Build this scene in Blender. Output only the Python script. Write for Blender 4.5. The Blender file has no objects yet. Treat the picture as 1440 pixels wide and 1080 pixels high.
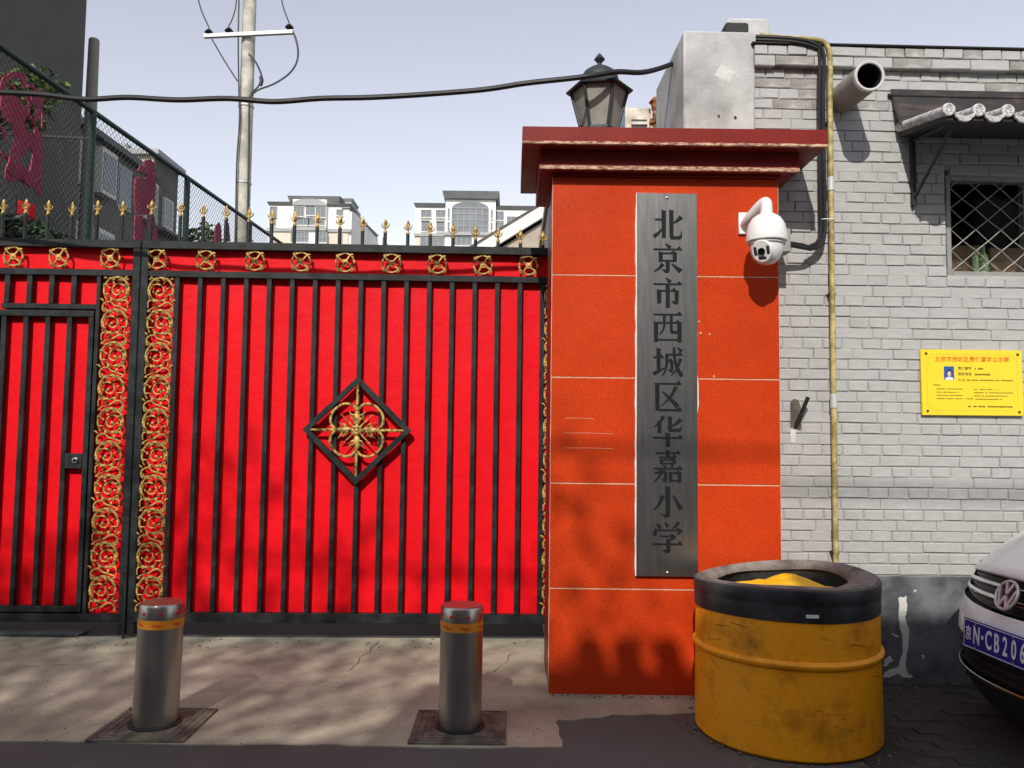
import bpy, bmesh, math, random
from mathutils import Matrix, Vector
random.seed(7)
R_ = math.radians
sc = bpy.context.scene
COL = sc.collection

# ------------------------------------------------------------------ camera
FPX = 1123.0                                   # focal length in photograph pixels (1440 wide)
cam_d = bpy.data.cameras.new('camera'); cam = bpy.data.objects.new('camera', cam_d); COL.objects.link(cam)
cam_d.sensor_width = 36; cam_d.lens = FPX / 1440 * 36; cam_d.clip_start = .05; cam_d.clip_end = 3000
EYE = Vector((0, 0, 1.5))
CAM_R = Matrix.Rotation(math.pi / 2 + math.atan(71 / FPX), 3, 'X') @ Matrix.Rotation(.012, 3, 'Z')
cam.matrix_world = Matrix.Translation(EYE) @ CAM_R.to_4x4()
sc.camera = cam

# ------------------------------------------------------------------ sky, sun, exposure
SUN = Vector((.115, .54, -.43)).normalized()   # direction the light travels
elev = math.asin(-SUN.z); azim = math.atan2(-SUN.x, -SUN.y)
w = bpy.data.worlds.new('World'); sc.world = w; w.use_nodes = True
nt = w.node_tree; bg = nt.nodes['Background']
sky = nt.nodes.new('ShaderNodeTexSky'); sky.sky_type = 'NISHITA'; sky.sun_disc = False
sky.sun_elevation = elev; sky.sun_rotation = azim
sky.air_density = 1.45; sky.dust_density = .6; sky.ozone_density = 2.2
hs = nt.nodes.new('ShaderNodeHueSaturation'); hs.inputs['Saturation'].default_value = .36; hs.inputs['Hue'].default_value = .53
nt.links.new(sky.outputs[0], hs.inputs['Color']); nt.links.new(hs.outputs[0], bg.inputs[0])
bg.inputs[1].default_value = .142
sd = bpy.data.lights.new('sun', 'SUN'); sd.energy = 3.1; sd.angle = R_(.53); sd.color = (1, .94, .85)
so = bpy.data.objects.new('sun', sd); COL.objects.link(so)
so.rotation_euler = SUN.to_track_quat('-Z', 'Y').to_euler(); so.location = (-3, -14, 14)
sc.view_settings.view_transform = 'Standard'; sc.view_settings.look = 'None'
sc.view_settings.exposure = .3; sc.view_settings.gamma = 1; sc.view_settings.use_curve_mapping = False


def ray(px, py):
    return CAM_R @ Vector(((px - 720) / FPX, (540 - py) / FPX, -1))
def at(px, py, Y):                             # a surveyed point: photo direction + real depth
    d = ray(px, py); return EYE + d * (Y / d.y)
def on(px, py, p0, a):                         # same, on an upright plane through p0 with heading a
    n = Vector((-math.sin(a), math.cos(a), 0)); d = ray(px, py)
    return EYE + d * (n.dot(Vector(p0) - EYE) / n.dot(d))
def gnd(px, py, z=0):
    d = ray(px, py); return EYE + d * ((z - 1.5) / d.z)

# ------------------------------------------------------------------ materials
MATS = {}
def mat(name, col, rough=.6, metal=0., var=.12, scale=6., bump=0., bscale=60., col2=None, mix_lo=.4, mix_hi=.6, detail=6, spec=.5, fine=0., fscale=300., coat=0., stretch=None, trans=0., ior=1.45, rvar=.1):
    if name in MATS: return MATS[name]
    m = bpy.data.materials.new(name); m.use_nodes = True; n = m.node_tree.nodes; L = m.node_tree.links
    b = n['Principled BSDF']; b.inputs['Metallic'].default_value = metal
    b.inputs['Specular IOR Level'].default_value = spec; b.inputs['Coat Weight'].default_value = coat
    b.inputs['Transmission Weight'].default_value = trans; b.inputs['IOR'].default_value = ior
    tc = n.new('ShaderNodeTexCoord'); src = tc.outputs['Object']
    mp = n.new('ShaderNodeMapping'); L.new(src, mp.inputs['Vector']); src = mp.outputs[0]
    if stretch: mp.inputs['Scale'].default_value = stretch
    else: mp.inputs['Rotation'].default_value = (.61, .43, .29)        # keeps flat faces off the noise lattice
    def noise(s, d=detail):
        t = n.new('ShaderNodeTexNoise'); t.inputs['Scale'].default_value = s; t.inputs['Detail'].default_value = d
        t.inputs['Roughness'].default_value = .62; L.new(src, t.inputs['Vector']); return t.outputs['Fac']
    f1 = noise(scale)
    rp = n.new('ShaderNodeValToRGB'); e = rp.color_ramp.elements
    lo = [max(0, c * (1 - var)) for c in col]; hi = [min(1, c * (1 + var)) for c in (col2 or col)]
    e[0].position = mix_lo if col2 else .25; e[1].position = mix_hi if col2 else .75
    e[0].color = (*lo, 1); e[1].color = (*hi, 1); L.new(f1, rp.inputs[0]); c = rp.outputs[0]
    if fine:
        f2 = noise(fscale, 2); mr = n.new('ShaderNodeMapRange'); mr.inputs[1].default_value = .3; mr.inputs[2].default_value = .7
        mr.inputs[3].default_value = 1 - fine; mr.inputs[4].default_value = 1 + fine; L.new(f2, mr.inputs[0])
        mx = n.new('ShaderNodeVectorMath'); mx.operation = 'SCALE'; L.new(c, mx.inputs[0]); L.new(mr.outputs[0], mx.inputs['Scale']); c = mx.outputs[0]
    L.new(c, b.inputs['Base Color'])
    rr = n.new('ShaderNodeMapRange'); rr.inputs[3].default_value = max(.02, rough - rvar); rr.inputs[4].default_value = min(1, rough + rvar)
    L.new(noise(scale * 2.3, 3), rr.inputs[0]); L.new(rr.outputs[0], b.inputs['Roughness'])
    if bump:
        bp = n.new('ShaderNodeBump'); bp.inputs['Strength'].default_value = 1; bp.inputs['Distance'].default_value = bump
        L.new(noise(bscale, 4), bp.inputs['Height']); L.new(bp.outputs[0], b.inputs['Normal'])
    MATS[name] = m; return m

M = dict(
    asphalt=mat('asphalt', (.105, .099, .088), .9, var=.25, scale=1.3, bump=.005, bscale=160, fine=.3, fscale=190),
    concrete=mat('apron_concrete', (.29, .258, .185), .88, var=.2, scale=1.9, bump=.005, bscale=55, col2=(.42, .378, .28), mix_lo=.3, mix_hi=.72, fine=.18, fscale=160),
    yard=mat('yard_ground', (.06, .056, .052), .9, var=.2, scale=.4),
    paver=mat('dark_paver', (.055, .047, .042), .85, var=.4, scale=9, bump=.003, bscale=90, fine=.2),
    steel=mat('black_gate_steel', (.009, .0125, .0135), .5, var=.3, scale=8, bump=.0006, bscale=150, col2=(.017, .022, .023), spec=.35),
    red=mat('red_sheet', (.78, .003, .010), .5, var=.12, scale=1.1, bump=.012, bscale=2.2, fine=.05, fscale=25, rvar=.06, spec=.22),
    gold=mat('old_gold_paint', (.15, .095, .026), .5, metal=.25, var=.35, scale=30, col2=(.50, .34, .10), bump=.001, bscale=200),
    granite=mat('orange_granite', (.52, .046, .009), .3, var=.16, scale=1.7, fine=.42, fscale=230, bump=.0003, bscale=400, spec=.25),
    granite_edge=mat('granite_raw_edge', (.26, .075, .05), .7, var=.3, scale=22, col2=(.50, .34, .22), stretch=(1, 1, 3)),
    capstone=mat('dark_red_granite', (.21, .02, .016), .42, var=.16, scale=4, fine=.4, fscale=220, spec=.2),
    grout=mat('pale_grout', (.66, .40, .25), .9, var=.25, scale=30),
    plate=mat('brushed_stainless', (.35, .35, .345), .33, metal=1, var=.07, scale=3, stretch=(9, 9, .8), rvar=.05),
    inlay=mat('dark_letter_enamel', (.009, .011, .013), .6, var=.2, scale=20, spec=.2),
    white_foam=mat('white_sealant', (.78, .77, .74), .8, var=.1, scale=40),
    bollard_steel=mat('worn_stainless', (.46, .44, .40), .32, metal=1, var=.12, scale=3, stretch=(4, 4, .7), rvar=.05),
    reflect_yellow=mat('orange_reflective_tape', (.72, .27, .02), .4, var=.1, scale=20),
    red_led=mat('red_reflector', (.7, .01, .03), .2, var=.1),
    base_plate=mat('rusty_steel_plate', (.10, .085, .068), .8, var=.25, scale=9, bump=.001, bscale=120, col2=(.15, .125, .098)),
    brick=mat('grey_painted_brick', (.405, .405, .40), .85, var=.07, scale=4, bump=.004, bscale=34, col2=(.455, .455, .45), mix_lo=.3, mix_hi=.7, fine=.05, fscale=120),
    brick2=mat('bare_weathered_brick', (.30, .285, .265), .9, var=.18, scale=6, bump=.004, bscale=50, col2=(.41, .40, .385), fine=.15, fscale=140),
    mortar=mat('painted_mortar', (.37, .37, .365), .9, var=.2, scale=9, bump=.006, bscale=45),
    mortar2=mat('old_dark_mortar', (.14, .13, .115), .95, var=.3, scale=9, bump=.006, bscale=45),
    dado=mat('slate_dado_paint', (.085, .093, .105), .75, var=.22, scale=4, bump=.002, bscale=30, col2=(.135, .145, .16)),
    plaster=mat('white_plaster', (.62, .62, .6), .9, var=.15, scale=20, bump=.003, bscale=70),
    render_=mat('grey_cement_render', (.36, .36, .355), .88, var=.2, scale=3.2, bump=.003, bscale=50, col2=(.53, .53, .52), mix_lo=.28, mix_hi=.75, fine=.06, fscale=100),
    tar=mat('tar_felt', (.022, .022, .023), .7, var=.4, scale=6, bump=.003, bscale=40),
    felt=mat('rusty_dark_felt', (.036, .035, .036), .75, var=.3, scale=5, bump=.003, bscale=30, col2=(.075, .05, .04), mix_lo=.5, mix_hi=.75, stretch=(1, 1, 3)),
    tile=mat('grey_roof_tile', (.40, .40, .395), .8, var=.2, scale=22, bump=.002, bscale=90, col2=(.56, .56, .55)),
    iron=mat('dark_iron', (.02, .02, .021), .6, var=.3, scale=15),
    rust=mat('rusty_iron', (.16, .055, .02), .85, var=.4, scale=30, col2=(.36, .14, .04), bump=.002, bscale=120),
    alu=mat('grey_window_frame', (.32, .32, .31), .5, metal=.3, var=.15, scale=10),
    wire=mat('galvanised_wire', (.36, .345, .32), .5, metal=.4, var=.2, scale=30),
    gas=mat('yellow_gas_pipe', (.36, .285, .085), .5, var=.25, scale=14, col2=(.46, .39, .17), bump=.0008, bscale=80),
    rubber=mat('black_cable', (.012, .013, .014), .5, var=.3, scale=20),
    spout=mat('grey_clay_pipe', (.25, .235, .21), .85, var=.25, scale=8, bump=.003, bscale=50),
    spout_rim=mat('pale_pipe_rim', (.6, .59, .56), .8, var=.15, scale=20),
    signyellow=mat('yellow_sign_board', (.86, .66, .035), .35, var=.05, scale=6, rvar=.05),
    signgold=mat('ochre_print', (.62, .40, .02), .45, var=.05),
    signred=mat('red_print', (.68, .09, .015), .5, var=.05),
    signdark=mat('brown_print', (.13, .095, .015), .5, var=.05),
    blueprint=mat('blue_print', (.03, .09, .36), .5, var=.05),
    skin=mat('pale_print', (.75, .47, .36), .6, var=.05), hair=mat('black_print', (.015, .015, .02), .6), whitep=mat('white_print', (.75, .75, .78), .6, var=.04),
    screw=mat('rusty_screw', (.13, .06, .025), .6, metal=.5, var=.3, scale=60),
    camwhite=mat('white_camera_plastic', (.80, .80, .79), .32, var=.03, scale=8, rvar=.05),
    camgrey=mat('camera_grey', (.5, .5, .49), .3, var=.05), lens=mat('black_lens', (.008, .008, .01), .08), irglass=mat('dark_ir_window', (.03, .028, .035), .15, var=.3, scale=150),
    lampmetal=mat('charcoal_lamp_metal', (.03, .033, .036), .5, var=.2, scale=12, bump=.001, bscale=90),
    lampglass=mat('dusty_lamp_glass', (.20, .205, .175), .35, var=.15, scale=4, col2=(.27, .27, .235), rvar=.08),
    barrel=mat('ochre_barrel_plastic', (.52, .19, .006), .5, var=.14, scale=5, bump=.002, bscale=24, col2=(.86, .32, .004), mix_lo=.28, mix_hi=.5, fine=.07, fscale=45),
    barrel_black=mat('black_barrel_band', (.014, .016, .019), .5, var=.3, scale=5, bump=.0025, bscale=20, col2=(.032, .033, .035)),
    barrel_lid=mat('dusty_black_lid', (.12, .105, .098), .75, var=.25, scale=7, bump=.005, bscale=18, col2=(.19, .165, .15), fine=.12, fscale=60),
    barrel_in=mat('bright_yellow_liner', (.85, .48, .01), .5, var=.1, scale=9, bump=.01, bscale=9),
    carwhite=mat('white_car_paint', (.88, .88, .87), .25, var=.02, scale=3, coat=.6, rvar=.03), carblack=mat('black_car_trim', (.014, .014, .015), .45, var=.2, scale=20),
    chrome=mat('chrome', (.78, .78, .79), .09, metal=1, var=.04, rvar=.04), badge=mat('satin_silver_badge', (.62, .63, .65), .35, metal=.45, var=.05), plateblue=mat('blue_number_plate', (.006, .016, .24), .35, var=.08), glass=mat('dark_car_glass', (.012, .015, .017), .05),
    tyre=mat('tyre_rubber', (.02, .02, .02), .85), alloy=mat('alloy_rim', (.5, .5, .52), .3, metal=1), headlamp=mat('headlamp_lens', (.55, .57, .6), .06, spec=.8),
    tailred=mat('tail_lamp', (.4, .01, .01), .15),
    pole=mat('pole_concrete', (.42, .40, .35), .85, var=.16, scale=3, bump=.002, bscale=50, col2=(.52, .50, .44)),
    darkpole=mat('old_pole_concrete', (.22, .20, .17), .9, var=.2, scale=3),
    galv=mat('galvanised_arm', (.58, .59, .58), .55, metal=.2, var=.12, scale=10), insul=mat('dark_insulator', (.02, .016, .014), .25),
    fence=mat('green_fence_steel', (.013, .036, .030), .55, var=.3, scale=7), fencewire=mat('green_fence_wire', (.05, .065, .06), .6, var=.2),
    pink=mat('crimson_cutout', (.36, .03, .085), .65, var=.2, scale=5), flag=mat('red_flag_cloth', (.6, .015, .02), .8),
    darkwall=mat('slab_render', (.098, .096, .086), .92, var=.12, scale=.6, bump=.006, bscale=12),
    block=mat('block_render', (.13, .127, .118), .9, var=.2, scale=1.2), blocklight=mat('block_cream', (.45, .42, .36), .9, var=.12, scale=1.2),
    pane=mat('window_pane', (.16, .18, .2), .12, var=.3, scale=1.5), pane_far=mat('far_window_pane', (.17, .19, .21), .25, var=.25, scale=.3), wframe=mat('white_window_frame', (.62, .62, .6), .5),
    tower=mat('white_tower_wall', (.80, .79, .77), .8, var=.05, scale=.2), towercream=mat('cream_tower_wall', (.62, .56, .46), .8, var=.06, scale=.2),
    cornice=mat('grey_cornice', (.13, .135, .14), .7, var=.2, scale=.4), cornice_l=mat('pale_cornice', (.34, .345, .35), .7, var=.15, scale=.4),
    verge=mat('white_verge_board', (.74, .73, .7), .6, var=.06), rooftile=mat('dark_roof', (.10, .085, .075), .85, var=.25, scale=6), creamwall=mat('cream_gable', (.42, .36, .29), .85, var=.15, scale=4),
    acwhite=mat('yellowed_white_metal', (.55, .48, .37), .5, var=.22, scale=6, col2=(.66, .60, .49)), acblue=mat('blue_grey_metal', (.22, .36, .45), .5, var=.1), acdark=mat('dark_louvre', (.05, .05, .05), .6),
    bark=mat('bark', (.09, .065, .045), .9, var=.3, scale=14, bump=.006, bscale=30),
    leaf=mat('leaf_green', (.05, .095, .022), .6, var=.4, scale=3, col2=(.095, .14, .035)), leafdark=mat('leaf_dark', (.022, .05, .022), .6, var=.4, scale=3),
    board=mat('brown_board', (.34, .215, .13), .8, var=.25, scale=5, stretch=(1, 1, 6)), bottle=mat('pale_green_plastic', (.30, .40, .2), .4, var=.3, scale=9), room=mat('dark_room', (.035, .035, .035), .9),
    clear=mat('clear_glass', (.9, .93, .92), .03, var=.02, trans=1, ior=1.1, rvar=.02),
    oldbrick=mat('opposite_brick', (.17, .155, .14), .9, var=.2, scale=5), rubbermat=mat('grey_rubber_mat', (.055, .06, .066), .8, var=.2, scale=6), zip=mat('white_zip_tie', (.75, .75, .75), .5),
)

# ------------------------------------------------------------------ mesh helpers
FRONT = Matrix(((1, 0, 0, 0), (0, 0, -1, 0), (0, 1, 0, 0), (0, 0, 0, 1)))      # local xy drawing -> xz plane facing -Y, depth towards -Y
class MB:
    def __init__(s): s.v = []; s.f = []
    def add(s, vs, fs, Mx=None):
        o = len(s.v)
        for p in vs:
            p = Vector(p); s.v.append(tuple(Mx @ p if Mx else p))
        s.f += [tuple(i + o for i in f) for f in fs]; return s
    def box(s, x0, x1, y0, y1, z0, z1, Mx=None):
        return s.add([(x0, y0, z0), (x1, y0, z0), (x1, y1, z0), (x0, y1, z0), (x0, y0, z1), (x1, y0, z1), (x1, y1, z1), (x0, y1, z1)],
                     [(0, 3, 2, 1), (4, 5, 6, 7), (0, 1, 5, 4), (1, 2, 6, 5), (2, 3, 7, 6), (3, 0, 4, 7)], Mx)
    def cbox(s, x0, x1, y0, y1, z0, z1, c=.004, Mx=None):          # chamfered box
        bm = bmesh.new(); bmesh.ops.create_cube(bm, size=1)
        for v in bm.verts: v.co = ((x0 + x1) / 2 + v.co.x * (x1 - x0), (y0 + y1) / 2 + v.co.y * (y1 - y0), (z0 + z1) / 2 + v.co.z * (z1 - z0))
        bmesh.ops.bevel(bm, geom=bm.edges[:], offset=c, segments=1, affect='EDGES')
        bm.verts.index_update(); s.add([v.co[:] for v in bm.verts], [[v.index for v in f.verts] for f in bm.faces], Mx); bm.free(); return s
    def tube(s, pts, r, n=8, closed=False, cap=True, Mx=None, flat=1.0):
        P = [Vector(p) for p in pts]; k = len(P); rs = r if isinstance(r, (list, tuple)) else [r] * k
        T = []
        for i in range(k):
            a = P[i - 1] if (i or closed) else P[0]; b = P[(i + 1) % k] if (i < k - 1 or closed) else P[-1]
            t = (b - a); T.append(t.normalized() if t.length > 1e-9 else Vector((0, 0, 1)))
        u = T[0].orthogonal().normalized(); vs = []
        if abs(T[0].y) < .9: u = (Vector((0, 1, 0)) - T[0] * T[0].y).normalized()
        for i in range(k):
            u = (u - T[i] * u.dot(T[i])); u = u.normalized() if u.length > 1e-6 else T[i].orthogonal().normalized(); q = T[i].cross(u)
            for j in range(n):
                a = 2 * math.pi * (j + .5) / n; vs.append(P[i] + (u * math.cos(a) * flat + q * math.sin(a)) * rs[i])
        fs = []
        for i in range(k if closed else k - 1):
            i2 = (i + 1) % k
            for j in range(n): fs.append((i * n + j, i * n + (j + 1) % n, i2 * n + (j + 1) % n, i2 * n + j))
        if cap and not closed: fs += [tuple(reversed(range(n))), tuple(range((k - 1) * n, k * n))]
        return s.add(vs, fs, Mx)
    def lathe(s, prof, n=24, Mx=None, caps=True, sx=1., sy=1., wob=None, a0=0., a1=None):
        vs = []; fs = []; k = len(prof); full = a1 is None; m = n if full else n + 1
        for (r, z) in prof:
            for j in range(m):
                a = a0 + (2 * math.pi if full else a1 - a0) * j / n
                rr, zz = (r, z) if not wob else wob(r, z, a)
                vs.append((rr * math.cos(a) * sx, rr * math.sin(a) * sy, zz))
        for i in range(k - 1):
            for j in range(n):
                j2 = (j + 1) % m if full else j + 1
                fs.append((i * m + j, i * m + j2, (i + 1) * m + j2, (i + 1) * m + j))
        if caps and full:
            if prof[0][0] > 1e-6: fs.append(tuple(reversed(range(m))))
            if prof[-1][0] > 1e-6: fs.append(tuple(range((k - 1) * m, k * m)))
        return s.add(vs, fs, Mx)
    def prism(s, poly, z0, z1, Mx=None):
        a = sum(poly[i][0] * poly[(i + 1) % len(poly)][1] - poly[(i + 1) % len(poly)][0] * poly[i][1] for i in range(len(poly)))
        if a < 0: poly = poly[::-1]
        n = len(poly); vs = [(x, y, z0) for x, y in poly] + [(x, y, z1) for x, y in poly]
        return s.add(vs, [tuple(reversed(range(n))), tuple(range(n, 2 * n))] + [(i, (i + 1) % n, (i + 1) % n + n, i + n) for i in range(n)], Mx)
    def grid(s, fn, nu, nv, Mx=None):
        vs = [fn(i / nu, j / nv) for i in range(nu + 1) for j in range(nv + 1)]
        return s.add(vs, [(i * (nv + 1) + j, (i + 1) * (nv + 1) + j, (i + 1) * (nv + 1) + j + 1, i * (nv + 1) + j + 1) for i in range(nu) for j in range(nv)], Mx)
    def mesh(s, name, m, smooth=True):
        me = bpy.data.meshes.new(name); me.from_pydata(s.v, [], s.f); me.materials.append(M[m] if isinstance(m, str) else m)
        if smooth:
            me.polygons.foreach_set('use_smooth', [True] * len(me.polygons)); me.set_sharp_from_angle(angle=R_(38))
        me.update(); return me
    def build(s, name, m, parent=None, smooth=True):
        return obj(name, s.mesh(name, m, smooth), parent)
def obj(name, me, parent=None, loc=None, rot=None):
    o = bpy.data.objects.new(name, me); COL.objects.link(o)
    if parent: o.parent = parent
    if loc is not None: o.location = loc
    if rot is not None: o.rotation_euler = rot
    return o
def thing(name, label, cat, loc=(0, 0, 0), rz=0., group=None):
    o = bpy.data.objects.new(name, None); COL.objects.link(o); o.location = loc; o.rotation_euler = (0, 0, rz); o.empty_display_size = .2
    return tag(o, label, cat, group)
def tag(o, label, cat, group=None):
    o['label'] = label; o['category'] = cat
    if group: o['group'] = group
    return o
def struct(o): o['kind'] = 'structure'; return o
def stuff(o): o['kind'] = 'stuff'; return o
def smooth_path(pts, n=6):
    P = [Vector(p) for p in pts]; out = []
    for i in range(len(P) - 1):
        p0 = P[max(0, i - 1)]; p1 = P[i]; p2 = P[i + 1]; p3 = P[min(len(P) - 1, i + 2)]
        for k in range(n):
            t = k / n
            out.append(.5 * ((2 * p1) + (p2 - p0) * t + (2 * p0 - 5 * p1 + 4 * p2 - p3) * t * t + (3 * p1 - p0 - 3 * p2 + p3) * t ** 3))
    out.append(P[-1]); return out
def text_mesh(name, body, size, m, parent, loc, align='LEFT', sx=1., depth=.0006, bold=0., spacing=1.):
    c = bpy.data.curves.new(name, 'FONT'); c.body = body; c.size = size; c.align_x = align; c.align_y = 'CENTER'; c.extrude = depth / 2; c.offset = bold; c.resolution_u = 3; c.space_character = spacing
    t = bpy.data.objects.new(name, c); COL.objects.link(t)
    me = bpy.data.meshes.new_from_object(t.evaluated_get(bpy.context.evaluated_depsgraph_get()))
    bpy.data.objects.remove(t); bpy.data.curves.remove(c)
    me.transform(FRONT @ Matrix.Diagonal((sx, 1, 1, 1))); me.materials.clear(); me.materials.append(M[m])
    return obj(name, me, parent, loc)
def rnd(a, b): return random.uniform(a, b)

# ================================================================== SETTING
# ground: one sheet to the horizon
struct(MB().add([(-1500, -60, -.004), (1500, -60, -.004), (1500, 1500, -.004), (-1500, 1500, -.004)], [(0, 1, 2, 3)]).build('ground', 'yard'))
# road surface
struct(MB().add([(-60, -30, .0), (60, -30, .0), (60, 3.92, 0), (60, 5.6, 0), (-60, 5.6, 0)], [(0, 1, 2, 3, 4)]).build('road', 'asphalt'))
# concrete apron in front of the gate, uneven front edge
ed = []
for i in range(60):
    x = -7 + i * (7.262 / 59); ed.append((x, 3.925 + .012 * math.sin(x * 5.1) + rnd(-.006, .006)))
right = [(.262, 3.94), (.268, 4.02), (.255, 4.1), (.262, 4.18), (.25, 4.27), (.27, 4.305), (.34, 4.30), (.42, 4.335), (.5, 4.345), (.56, 4.39), (.66, 4.385), (.76, 4.41), (.85, 4.40), (.93, 4.425), (1.02, 4.44), (1.3, 4.47), (1.62, 4.50), (1.62, 4.98), (1.62, 5.9), (.3, 5.975), (-2.7, 5.89), (-7, 5.78)]
struct(MB().prism(ed + right[1:], -.02, .006).build('concrete_apron', 'concrete'))
mb = MB()
for (a, b) in (((-.92, 5.85), (-1.02, 5.1)), ((-2.7, 5.2), (-3.4, 5.02)), ((.05, 5.6), (-.12, 5.1)), ((-2.35, 5.62), (-2.15, 4.75))):
    A = Vector((*a, .0095)); B = Vector((*b, .0095)); n_ = (B - A).cross(Vector((0, 0, 1))).normalized(); pts = []
    k = 12; L1 = []; L2 = []
    for i in range(k + 1):
        p = A.lerp(B, i / k) + n_ * rnd(-.02, .02); wd = rnd(.0006, .0028); L1.append(p + n_ * wd); L2.append(p - n_ * wd)
    mb.add(L1 + L2, [(i, i + 1, k + 2 + i, k + 1 + i) for i in range(k)])
crk = mb.build('apron_crack', mat('crack_dirt', (.05, .042, .035), .95)); stuff(crk); crk.parent = bpy.data.objects['concrete_apron']
# pavement by the house: herringbone pavers on a bed
pave = struct(MB().box(1.66, 7.0, 3.35, 4.985, -.02, .008).build('pavement', mat('paver_sand', (.04, .035, .03), .95)))
pm = [MB().cbox(-.0965 + rnd(-.002, .002), .0965, -.0465, .0465, -.02, .012 + k * .0012, .004).mesh('paver', 'paver', False) for k in range(4)]
cnt = 0
for r in range(17):
    for c in range(-2, 10):
        x = 1.78 + c * .2 + (r % 2) * .1; y = 3.42 + r * .0955
        if x < 1.78 or x > 3.6 or y > 4.92: continue
        if (x - 1.45) ** 2 + (y - 4.22) ** 2 < .30: continue
        obj('paver', pm[random.randrange(4)], pave, (x, y, rnd(-.002, .003)), (rnd(-.012, .012), rnd(-.012, .012), rnd(-.02, .02)))

# ================================================================== GATE
GP = Vector((-2.708, 5.86, 0)); GA = R_(1.5)
def spear_mesh(h):                               # gilt spearhead, tip at z=h, h measured from the rail
    b = MB(); z = h - .105
    b.lathe([(.014, z - .012), (.017, z - .006), (.017, z + .004), (.011, z + .01), (.009, z + .024), (.013, z + .028), (.013, z + .036), (.008, z + .04)], 10)
    b.lathe([(.006, z + .036), (.018, z + .052), (.021, z + .062), (.013, z + .085), (.004, z + .103), (.0, z + .106)], 8, sy=.45)
    for s in (-1, 1):
        b.tube([(0, 0, z + .034), (s * .018, 0, z + .034), (s * .032, 0, z + .046), (s * .036, 0, z + .06), (s * .030, 0, z + .064)], [.006, .007, .0065, .005, .002], 6)
    return b.mesh('spearhead', 'gold')
def spike(leaf, u, h):
    b = MB(); b.tube([(u, 0, .0 + 2.90), (u, 0, 2.90 + h - .108)], .0135, 8); st = b.build('finial_bar', 'steel', leaf)
    q_ = obj('spearhead', spear_mesh(h), st, (u, 0, 2.90), (0, 0, rnd(-.25, .25))); q_.scale = (.85, .85, 1)
def rosette_mesh():
    b = MB(); ring = [(.068 * math.cos(a), 0, .068 * math.sin(a)) for a in [i * math.tau / 28 for i in range(28)]]
    b.tube(ring, .0075, 6, closed=True)
    for k in range(4):
        a = math.tau * k / 4 + R_(45); c, s = math.cos(a), math.sin(a)
        pts = []
        for i in range(7):
            t = i / 6; rr = .012 + .075 * t; aa = a + .35 * math.sin(t * math.pi) * .55; pts.append((rr * math.cos(aa), -.004, rr * math.sin(aa)))
        b.tube(pts, [.009, .008, .007, .0065, .007, .009, .005], 6)
        for sg in (-1, 1):                       # little barbs at the rim
            b.tube([(.068 * math.cos(a + sg * .10), 0, .068 * math.sin(a + sg * .10)), (.084 * math.cos(a + sg * .2), -.003, .084 * math.sin(a + sg * .2))], [.005, .002], 5)
    for k in range(6):
        a = math.tau * k / 6; b.lathe([(0, .004), (.011, .003), (.009, -.006), (0, -.009)], 8, Matrix.Translation((.013 * math.cos(a), -.006, .013 * math.sin(a))) @ Matrix.Rotation(math.pi / 2, 4, 'X'))
    b.lathe([(0, .018), (.008, .016), (.011, .008), (.011, 0)], 10, Matrix.Rotation(math.pi / 2, 4, 'X'))
    return b.mesh('rosette', 'gold')
ROSETTE = rosette_mesh()
def scroll_mesh(h, wd, flip):                    # one acanthus scroll of the cast panels, in local x -wd/2..wd/2, z 0..h
    b = MB(); S = -1 if flip else 1
    def T(pts, r, n=6): b.tube([(S * x, y, z) for x, y, z in pts], r, n, flat=.8)
    cx, cz = .018, h * .56
    sp = []
    for i in range(30):                          # inner volute, open C with a curled end
        t = i / 29; a = R_(-150) + t * R_(500); rr = .066 * (1 - t) ** .7 + .011; sp.append((cx + rr * math.cos(a), -.004 - .005 * t, cz + rr * math.sin(a)))
    T(sp, [.0075 - .0025 * i / 29 for i in range(30)])
    b.lathe([(0, .009), (.010, .007), (.012, 0), (.010, -.006), (0, -.008)], 8, Matrix.Translation((S * cx, -.006, cz)) @ Matrix.Rotation(math.pi / 2, 4, 'X'))
    ar = []
    for i in range(20):                          # broad outer leaf band
        a = R_(-35) + i / 19 * R_(255); ar.append((.002 + .091 * math.cos(a), 0, cz + .002 + .102 * math.sin(a)))
    T(ar, [.0035 + .005 * math.sin(math.pi * i / 19) + .002 for i in range(20)])
    for i in (2, 5, 8, 11, 14, 17):              # ribs between band and volute
        a = R_(-35) + i / 19 * R_(255); T([(.002 + .091 * math.cos(a), 0, cz + .100 * math.sin(a)), (cx + .064 * math.cos(a + .18), -.003, cz + .064 * math.sin(a + .18))], .0045, 5)
    T(smooth_path([(-.088, 0, -.012), (-.085, -.004, .03), (-.045, -.006, .052), (.0, -.004, .026), (.05, 0, .010), (.088, 0, -.006)], 4), [.0085 - .0002 * i for i in range(21)])
    T(smooth_path([(.09, 0, .012), (.088, -.003, .055), (.06, -.004, .068), (.045, -.003, .055)], 4), .006)
    for (x, z, a, L_) in ((-.085, .055, 120, .034), (-.03, .045, 70, .036), (.03, .02, 55, .03), (.085, .075, 100, .034), (.09, .12, 80, .03), (.08, .17, 130, .034), (.045, .212, 150, .036), (-.01, .225, 200, .034), (-.06, .205, 40, .034), (-.09, .16, 60, .028), (.055, .225, 20, .034), (-.07, .228, 160, .026), (.088, .228, 200, .028), (-.035, .125, 30, .028), (.06, .135, 200, .024), (.02, .075, 250, .026)):
        ra = R_(a)                               # leaf tongues
        T([(x, -.002, z), (x + L_ * .5 * math.cos(ra) - .004 * math.sin(ra), -.008, z + L_ * .5 * math.sin(ra) + .004 * math.cos(ra)), (x + L_ * math.cos(ra + .5), -.003, z + L_ * math.sin(ra + .5))], [.0055, .0085, .002], 5)
    return b.mesh('scroll', 'gold')
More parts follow.
